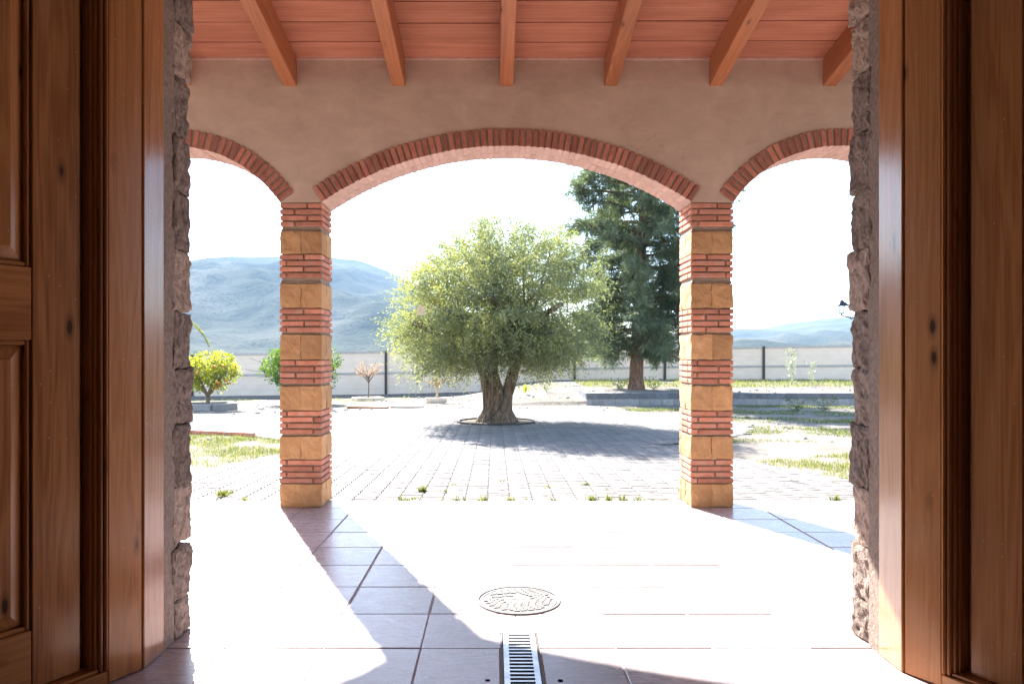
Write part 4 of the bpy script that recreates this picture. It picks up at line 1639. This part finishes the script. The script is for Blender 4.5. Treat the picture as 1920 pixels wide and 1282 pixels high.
# ------------------------------------------------------------------ fence
def build_fence():
    fc = empty("boundary_fence", (0, 35.4, 0), label="pale concrete plank fence with dark steel posts closing the garden", cat="fence")
    posts_px = [-190, -8, 178, 362, 543, 724, 905, 1077, 1246, 1431, 1612, 1790, 1970, 2150]
    Y = 35.4
    xs = [(p - 927) / 1380.0 * Y for p in posts_px]

    def base(x):
        return 1.43 - (np.interp(x, [-13.5, -4, 3.8, 5, 17], [742, 738, 727, 722, 721]) - 665) / 1380 * Y

    def top(x):
        return 1.43 + (665 - np.interp(x, [-13.5, -5.2, 12.6, 17.1], [664, 658, 650, 647])) / 1380 * Y
    for x in xs:
        b, t = base(x), top(x)
        h = t - b + 0.22
        s = Soup()
        s.box(-0.058, 0.058, -0.10, -0.085, -0.2, h - 0.2).box(-0.008, 0.008, -0.0849, 0.0849, -0.2, h - 0.2).box(-0.058, 0.058, 0.085, 0.10, -0.2, h - 0.2)
        put("post", s.mesh(), M['rust_post'], loc=(x, 0, b), parent=fc)
    for i in range(len(xs) - 1):
        xa, xb = xs[i] + 0.015, xs[i + 1] - 0.015
        w = xb - xa
        ba, bb, ta, tb = base(xa), base(xb), top(xa), top(xb)
        n = 8
        for k in range(n):
            z0a, z0b = ba + (ta - ba) * k / n, bb + (tb - bb) * k / n
            z1a, z1b = ba + (ta - ba) * (k + 1) / n - 0.003, bb + (tb - bb) * (k + 1) / n - 0.003
            zoff = random.uniform(-.002, .002)
            v = []
            for (x, za, zb_) in ((xa, z0a, z1a), (xb, z0b, z1b)):
                v += [(x, -0.035 + zoff, za), (x, -0.035 + zoff, zb_ - 0.006), (x, -0.028 + zoff, zb_), (x, 0.04, zb_), (x, 0.04, za)]
            f = [(k2, (k2 + 1) % 5, (k2 + 1) % 5 + 5, k2 + 5) for k2 in range(5)] + [(4, 3, 2, 1, 0), (5, 6, 7, 8, 9)]
            f = [tuple(reversed(q)) for q in f]
            put("plank", mesh_py("plank", v, f), M['conc'], parent=fc)
        for (fr, hh) in ((0.5, 0.085), (1.0, 0.10)):
            za, zb_ = ba + (ta - ba) * fr, bb + (tb - bb) * fr
            v = []
            for (x, z) in ((xa, za), (xb, zb_)):
                v += [(x, -0.07, z - hh), (x, -0.07, z + 0.02), (x, 0.06, z + 0.02), (x, 0.06, z - hh)]
            f = [(0, 1, 5, 4), (1, 2, 6, 5), (2, 3, 7, 6), (3, 0, 4, 7), (3, 2, 1, 0), (4, 5, 6, 7)]
            put("rail", mesh_py("rail", v, [tuple(reversed(q)) for q in f]), M['conc_grey'], parent=fc)
        v = []
        for (x, z) in ((xs[i], ba), (xs[i + 1], bb)):
            v += [(x, -0.12, z - 0.45), (x, -0.12, z - 0.006), (x, 0.1, z - 0.006), (x, 0.1, z - 0.45)]
        f = [(0, 1, 5, 4), (1, 2, 6, 5), (2, 3, 7, 6), (3, 2, 1, 0), (4, 5, 6, 7)]
        put("footing", mesh_py("footing", v, [tuple(reversed(q)) for q in f]), M['conc_dark'], parent=fc)


build_fence()


# ------------------------------------------------------------------ raised bed wall
def build_bed():
    bd = empty("raised_bed_wall", (BED_X, BED_Y, 0), label="low grey concrete block wall retaining the raised bed of the pine", cat="wall")
    x = 0.0
    for c, (z0, z1) in enumerate(((-0.32, -0.062), (-0.055, 0.135))):
        x = 0.0 if c else -0.0
        k = 0
        while x < 13.5:
            ln = 0.395 if not (k == 0 and c == 0) else 0.2
            put("block", cbox(round(ln - 0.008, 3), 0.19, z1 - z0, 0.008, M['slate'] if c else M['block']),
                loc=(x + ln / 2, 0.0 + random.uniform(-.006, .006), (z0 + z1) / 2 + random.uniform(-.003, .003)),
                rot=(0, 0, random.uniform(-.01, .01)), parent=bd)
            x += ln
            k += 1
        y = 0.1
        while y < 3.0:
            put("block", cbox(0.19, 0.387, z1 - z0, 0.008, M['slate'] if c else M['block']), loc=(0.095, y + 0.197, (z0 + z1) / 2), parent=bd)
            y += 0.395
    put("mortar", boxm(0.02, 13.4, -0.08, 0.08, -0.34, 0.12), M['mortar'], parent=bd)


build_bed()


# ------------------------------------------------------------------ lamp post and mast
def build_lamp():
    x, y = 13.14, 26.5
    z0 = float(zg(x, y))
    lp = empty("lamp_post", (x, y, z0), label="black lantern lamp post standing at the right behind the doorway stone", cat="lamp post")
    s = Soup()
    s.add(tube([(0, 0, -0.05), (0, 0, 0.25), (0, 0, 0.3), (0, 0, 2.9), (0, 0, 3.1)], [0.09, 0.085, 0.05, 0.038, 0.03], 12))
    put("post", s.mesh("post", True), M['dark_iron'], parent=lp)
    a = Soup()
    pts = [(-0.02, 0, 2.62), (-0.16, 0, 2.66), (-0.28, 0, 2.60), (-0.40, 0, 2.68), (-0.56, 0, 2.70), (-0.62, 0, 2.72), (-0.64, 0, 2.80)]
    a.add(tube(pts, [0.024] * 7, 7))
    pts = [(-0.28 + 0.07 * math.cos(t) * (1 - t / 12), 0, 2.70 + 0.07 * math.sin(t) * (1 - t / 12)) for t in np.linspace(0, 7, 14)]
    a.add(tube(pts, [0.016] * 14, 6))
    put("bracket", a.mesh("bracket", True), M['dark_iron'], parent=lp)
    ln = empty("lantern", (-0.64, 0, 2.80), parent=lp)
    b = Soup()

    def frus(w0, z_0, w1, z_1):
        v = [(-w0, -w0, z_0), (w0, -w0, z_0), (w0, w0, z_0), (-w0, w0, z_0), (-w1, -w1, z_1), (w1, -w1, z_1), (w1, w1, z_1), (-w1, w1, z_1)]
        return v, [(3, 2, 1, 0), (4, 5, 6, 7), (0, 1, 5, 4), (1, 2, 6, 5), (2, 3, 7, 6), (3, 0, 4, 7)]
    b.add(frus(0.125, 0.0, 0.125, 0.02))
    for (i, j) in ((-1, -1), (1, -1), (1, 1), (-1, 1)):
        b.add(tube([(i * 0.115, j * 0.115, 0.02), (i * 0.18, j * 0.18, 0.27)], [0.017, 0.017], 5))
    b.add(tube([(0, 0, -0.06), (0, 0, 0.0)], [0.03, 0.05], 8))
    put("cage", b.mesh(), M['dark_iron'], parent=ln)
    c = Soup()
    c.add(frus(0.205, 0.27, 0.20, 0.29))
    c.add(frus(0.19, 0.2901, 0.09, 0.40))
    c.add(frus(0.07, 0.4001, 0.06, 0.44))
    c.add(frus(0.075, 0.4401, 0.02, 0.48))
    put("cap", c.mesh(), M['dark_iron'], parent=ln)
    g = NT("lantern_glass", 0.05)
    g.b.inputs["Transmission Weight"].default_value = 1.0
    g.b.inputs["IOR"].default_value = 1.02
    g.b.inputs["Base Color"].default_value = (0.95, 0.97, 1, 1)
    v, f = frus(0.113, 0.022, 0.176, 0.268)
    for q in f[2:]:
        put("pane", mesh_py("pane", [v[i] for i in q], [(0, 1, 2, 3)]), g.m, parent=ln)


build_lamp()


def build_mast():
    x = (1519 - 927) / 1380.0 * RIDGE_Y
    z = float(hill_z(np.array([x]), np.array([RIDGE_Y]))[0][0]) - 4
    s = Soup()
    s.add(tube([(0, 0, 0), (0, 0, 30), (0, 0, 47)], [0.9, 0.6, 0.35], 8))
    s.box(-2.2, 2.2, -0.4, 0.4, 44.5, 45.6).box(-1.2, 1.2, -0.5, 0.5, 41, 42.6)
    me = s.mesh()
    put("radio_mast", me, M['steel'], loc=(x, RIDGE_Y, z), label="thin radio mast far away on the hill crest at right", cat="mast")


build_mast()


# ------------------------------------------------------------------ palm whose frond tip shows at the left
def build_palm():
    x, y = -9.75, 20.6
    z0 = float(zg(x, y))
    pl = empty("palm", (x, y, z0), label="palm with one yellow green frond arching in from the left", cat="palm")
    s = Soup()
    n = 22
    pts = [(0, 0, -0.05 + 1.8 * i / n) for i in range(n + 1)]
    s.add(tube(pts, [0.16 + 0.025 * (i % 2) for i in range(n + 1)], 12))
    put("trunk", s.mesh(), M['twig_bark'], parent=pl)
    dirs = [(-8, 1.97, 1.2)] + [(a, random.uniform(1.2, 1.7), random.uniform(0.6, 1.2)) for a in (95, 120, 145, 170, 190, 212, 235, 255)]
    for (deg, ln, up) in dirs:
        a = R(deg)
        d = np.array([math.cos(a), math.sin(a), 0])
        pth = []
        for i in range(13):
            t = i / 12
            pth.append(np.array([0, 0, 1.70]) + d * ln * (t * 0.97) + np.array([0, 0, up * math.sin(t * 2.35) * 0.78 - 0.55 * up * t ** 3 + (0.18 * t)]))
        s = Soup()
        s.add(tube(pth, [0.022 * (1 - 0.8 * i / 12) for i in range(13)], 5))
        fr = put("frond", s.mesh("rachis", True), M['palm'], parent=pl)
        P, D, T, Lg = [], [], [], []
        side = np.cross(d, [0, 0, 1])
        for i in range(90):
            t = 0.12 + 0.88 * i / 90
            q = t * 12
            k = min(int(q), 11)
            p = pth[k] + (pth[k + 1] - pth[k]) * (q - k)
            tang = pth[k + 1] - pth[k]
            tang = tang / np.linalg.norm(tang)
            for sg in (-1, 1):
                P.append(p)
                D.append(tang * 0.75 + side * sg * 0.65 + np.array([0, 0, 0.15]) + rng.normal(size=3) * .06)
                T.append(0.55 + 0.25 * rng.normal())
                Lg.append(0.30 * (1 - 0.65 * t) + 0.03)
        me = leaves_mesh("leaflets", np.array(P), np.array(D), np.array(Lg), 0.022, np.clip(np.array(T), 0, 1))
        put("leaflets", me, M['palm'], parent=fr)


build_palm()


# ------------------------------------------------------------------ grass, weeds, small plants
def blades(name, P, h, tint, mat, lab, wid=0.006):
    m = len(P)
    an = rng.uniform(0, 2 * math.pi, m)
    dx = np.stack([np.cos(an), np.sin(an), np.zeros(m)], -1)
    ln = rng.normal(size=(m, 3)) * 0.35
    ln[:, 2] = 1
    wd = (wid * rng.uniform(0.7, 1.4, m))[:, None]
    V = np.stack([P - dx * wd, P + dx * wd, P + ln * h[:, None]], 1).reshape(-1, 3)
    me = mesh_np(name, V, np.arange(m * 3).reshape(-1, 3), tint=np.repeat(tint, 3))
    put(name, me, mat, kind="stuff", label=lab, cat="grass")


def scatter(n, x0, x1, y0, y1, keep):
    X = rng.uniform(x0, x1, n)
    Y = rng.uniform(y0, y1, n)
    ok = keep(X, Y) & ~paved(X, Y)
    X, Y = X[ok], Y[ok]
    nz = np.array([noise.fractal((x * 1.1, y * 1.1, 5), 1.0, 2.0, 3) for x, y in zip(X, Y)])
    ok = nz > rng.uniform(-0.45, 0.35, len(X))
    X, Y, nz = X[ok], Y[ok], nz[ok]
    Z = zg(X, Y) - 0.005
    return np.stack([X, Y, Z], -1), nz


P, nz = scatter(60000, -9.5, -2.6, 8.0, 14.4, lambda x, y: (y > 7.9) & (y < 14.2 + 0.0 * x))
blades("lawn_grass", P, rng.uniform(.02, .065, len(P)), np.clip(0.55 + 0.25 * rng.normal(size=len(P)) - .3 * nz, 0, 1), M['grass'], "thin yellow green grass patch left of the paved path", 0.005)
P, nz = scatter(52000, 2.6, 9.5, 7.6, 12.6, lambda x, y: y < 9.6 + 0.55 * np.clip(x - 3, 0, 4) + 0.3)
blades("lawn_grass", P, rng.uniform(.02, .07, len(P)), np.clip(0.6 + 0.25 * rng.normal(size=len(P)) - .3 * nz, 0, 1), M['grass'], "thin grass patch right of the paved path behind the right pillar", 0.005)
P, nz = scatter(90000, 4.0, 17, 12.8, 24.6, lambda x, y: np.sin(x * .7 + y * 1.9) > -0.35)
blades("verge_grass", P, rng.uniform(.02, .075, len(P)), np.clip(0.35 + 0.22 * rng.normal(size=len(P)), 0, 1), M['grass'], "patchy low grass on the dirt in front of the raised bed", 0.007)
P, nz = scatter(26000, 3.6, 19, 26.8, 35.1, lambda x, y: y > 29)
blades("bed_grass", P, rng.uniform(.04, .16, len(P)), np.clip(0.6 + 0.25 * rng.normal(size=len(P)), 0, 1), M['grass'], "rough yellow grass along the fence on the raised bed", 0.010)
P, nz = scatter(9000, -15, 3, 24.5, 32.5, lambda x, y: np.sin(x * .9) + np.cos(y * .8) > 0.55)
blades("verge_weeds", P, rng.uniform(.03, .14, len(P)), np.clip(0.65 + 0.25 * rng.normal(size=len(P)), 0, 1), M['grass'], "sparse dry weeds on the dirt strip before the fence at left", 0.009)

# tufts along the joint between porch floor and pavers, and in the paver joints
Pt, Tt, Ht = [], [], []
for k in range(58):
    x = random.uniform(-3.8, 4.3) if k > 30 else random.uniform(-0.9, 2.4)
    y = 7.255 + (0 if k % 3 else random.uniform(0, 1.6))
    nb = random.randint(5, 26)
    h = random.uniform(0.03, 0.10) * (1 if k % 3 else 0.55)
    if k in (33, 36, 38):
        nb, h = 50, 0.085
    for q in range(nb):
        xx, yy = x + rng.normal() * 0.022, y + abs(rng.normal()) * 0.014
        Pt.append((xx, yy, float(zg(xx, yy)) - 0.012))
        Tt.append(np.clip(0.45 + 0.25 * rng.normal(), 0, 1))
        Ht.append(h * random.uniform(0.5, 1.2))
blades("joint_weeds", np.array(Pt), np.array(Ht), np.array(Tt), M['grass'], "small weeds sprouting in the joint between porch floor and pavers", 0.0065)


def leafy_plant(name, x, y, h, lab, mat, n, L, wid, spread, droop=0.3, cat="plant", stalk=False, grp=None):
    z = float(zg(x, y)) - 0.01
    e = empty(name, (x, y, z), label=lab, cat=cat, group=grp)
    if stalk:
        s = Soup()
        for q in range(3):
            s.add(tube(wiggly((0, 0, 0), (spread * .4 * (q - 1), 0.03 * q, h * (1 - 0.25 * abs(q - 1))), 5, 0.06, 0, x + q), [0.008, 0.008, 0.007, 0.006, 0.005, 0.003], 5))
        put("stalk", s.mesh("stalk", True), M['weed_stem'], parent=e)
    P, D, T = [], [], []
    for k in range(n):
        an = rng.uniform(0, 2 * math.pi)
        zz = rng.random() * h * (1 if stalk else 0.15)
        P.append((rng.normal() * 0.04 + (spread * .4 * rng.integers(-1, 2) * zz / h if stalk else 0), rng.normal() * 0.04, zz))
        D.append((math.cos(an) * spread, math.sin(an) * spread, 1.0 if not stalk else 0.35 + 0.3 * rng.normal()))
        T.append(rng.random())
    Lg = rng.uniform(.6, 1.0, n) * L
    put("leaves", leaves_mesh("leaves", np.array(P), np.array(D), Lg, wid, np.array(T)), mat, parent=e)


M['weed_stem'] = m_plain("dry_weed_stem", (0.4, 0.38, 0.28), 0.8)
leafy_plant("sword_plant", 1.18, 27.4, 0.5, "upright sword leaved plant between the olive trunk and the fence", M['citrus_yellow'], 16, 0.5, 0.045, 0.35)
leafy_plant("dry_weed", 1.95, 27.6, 0.55, "single silvery dry weed right of the sword leaved plant", M['weed_pale'], 60, 0.10, 0.03, 0.35, stalk=True, grp="tall weeds in the dirt")
leafy_plant("tall_weed", 12.2, 30.2, 1.5, "tallest pale weed in front of the fence at the right", M['weed_pale'], 150, 0.26, 0.03, 0.45, stalk=True, grp="tall weeds in the dirt")
leafy_plant("tall_weed", 13.2, 30.6, 1.0, "shorter pale weed beside the tallest one by the right fence", M['weed_pale'], 90, 0.2, 0.028, 0.4, stalk=True, grp="tall weeds in the dirt")
leafy_plant("green_weed", 8.75, 21.3, 0.4, "dark green bushy weed left of its twin before the raised bed", M['weed_green'], 150, 0.16, 0.022, 0.8, stalk=True, grp="bushy weeds before the bed")
leafy_plant("green_weed", 9.75, 21.8, 0.4, "dark green bushy weed right of its twin before the raised bed", M['weed_green'], 170, 0.17, 0.022, 0.8, stalk=True, grp="bushy weeds before the bed")
leafy_plant("shoot_cluster", 4.72, 27.7, 0.4, "leafy shoots at the left foot of the pine trunk", M['weed_green'], 130, 0.17, 0.035, 0.8, stalk=True, grp="shoots at the pine foot")
leafy_plant("shoot_cluster", 6.0, 27.7, 0.45, "leafy shoots at the right foot of the pine trunk", M['weed_green'], 130, 0.17, 0.035, 0.8, stalk=True, grp="shoots at the pine foot")
leafy_plant("dry_weed", -2.78, 7.55, 0.09, "dry tuft of weed in the pavers left of the left pillar", M['grass'], 90, 0.10, 0.012, 0.8, grp="tall weeds in the dirt")


# fallen stones on the dirt
def build_pebbles():
    vs, fs = [], []
    bm = bmesh.new()
    bmesh.ops.create_icosphere(bm, subdivisions=1, radius=1.0)
    bv = np.array([v.co[:] for v in bm.verts])
    bf = np.array([[v.index for v in f.verts] for f in bm.faces])
    bm.free()
    n = 1500
    X = rng.uniform(-14, 16, n)
    Y = rng.uniform(12.6, 33, n)
    ok = ~paved(X, Y)
    X, Y = X[ok], Y[ok]
    m = len(X)
    sc = rng.gamma(2.0, 0.012, m) + 0.008
    V = bv[None] * sc[:, None, None] * rng.uniform(0.6, 1.3, (m, 1, 3)) * np.array([1, 1, 0.6]) + rng.normal(size=(m, len(bv), 3)) * sc[:, None, None] * 0.12
    V += np.stack([X, Y, zg(X, Y)], -1)[:, None, :]
    F = (bf[None] + (np.arange(m) * len(bv))[:, None, None]).reshape(-1, 3)
    put("gravel", mesh_np("gravel", V.reshape(-1, 3), F), M['block'], kind="stuff", label="loose stones scattered over the dirt around the court", cat="gravel")


build_pebbles()


# kerb of bricks along the upper edge of the left lawn
def build_lawn_kerb():
    e = empty("brick_kerb", (-4.6, 14.1, 0), label="low red brick kerb along the upper edge of the left lawn", cat="kerb")
    x = -4.66
    while x > -9.4:
        y = min(14.1 + 0.42 * (-4.68 - x), 15.2) - 0.10
        z = float(zg(x, y))
        put("brick", cbox(0.235, 0.09, 0.12, 0.008, M['brick']), loc=(x + 4.6, y - 14.1, z + 0.01), rot=(0, 0, -0.39 if x > -7 else 0.0), parent=e)
        x -= 0.235 if x > -7 else 0.245


build_lawn_kerb()


# ------------------------------------------------------------------ haze
def build_haze():
    me = boxm(-3600, 3600, -60, 3700, -8, 345)
    m = bpy.data.materials.new("air")
    m.use_nodes = True
    nt = m.node_tree
    nt.nodes.remove(nt.nodes["Principled BSDF"])
    pv = nt.nodes.new("ShaderNodeVolumePrincipled")
    pv.inputs["Color"].default_value = (0.50, 0.72, 0.98, 1)
    pv.inputs["Density"].default_value = HAZE
    pv.inputs["Anisotropy"].default_value = 0.0
    nt.links.new(pv.outputs[0], nt.nodes["Material Output"].inputs["Volume"])
    put("haze", me, m, kind="stuff", label="pale haze in the air over the garden and hills", cat="haze")


HAZE = 0.00017
build_haze()
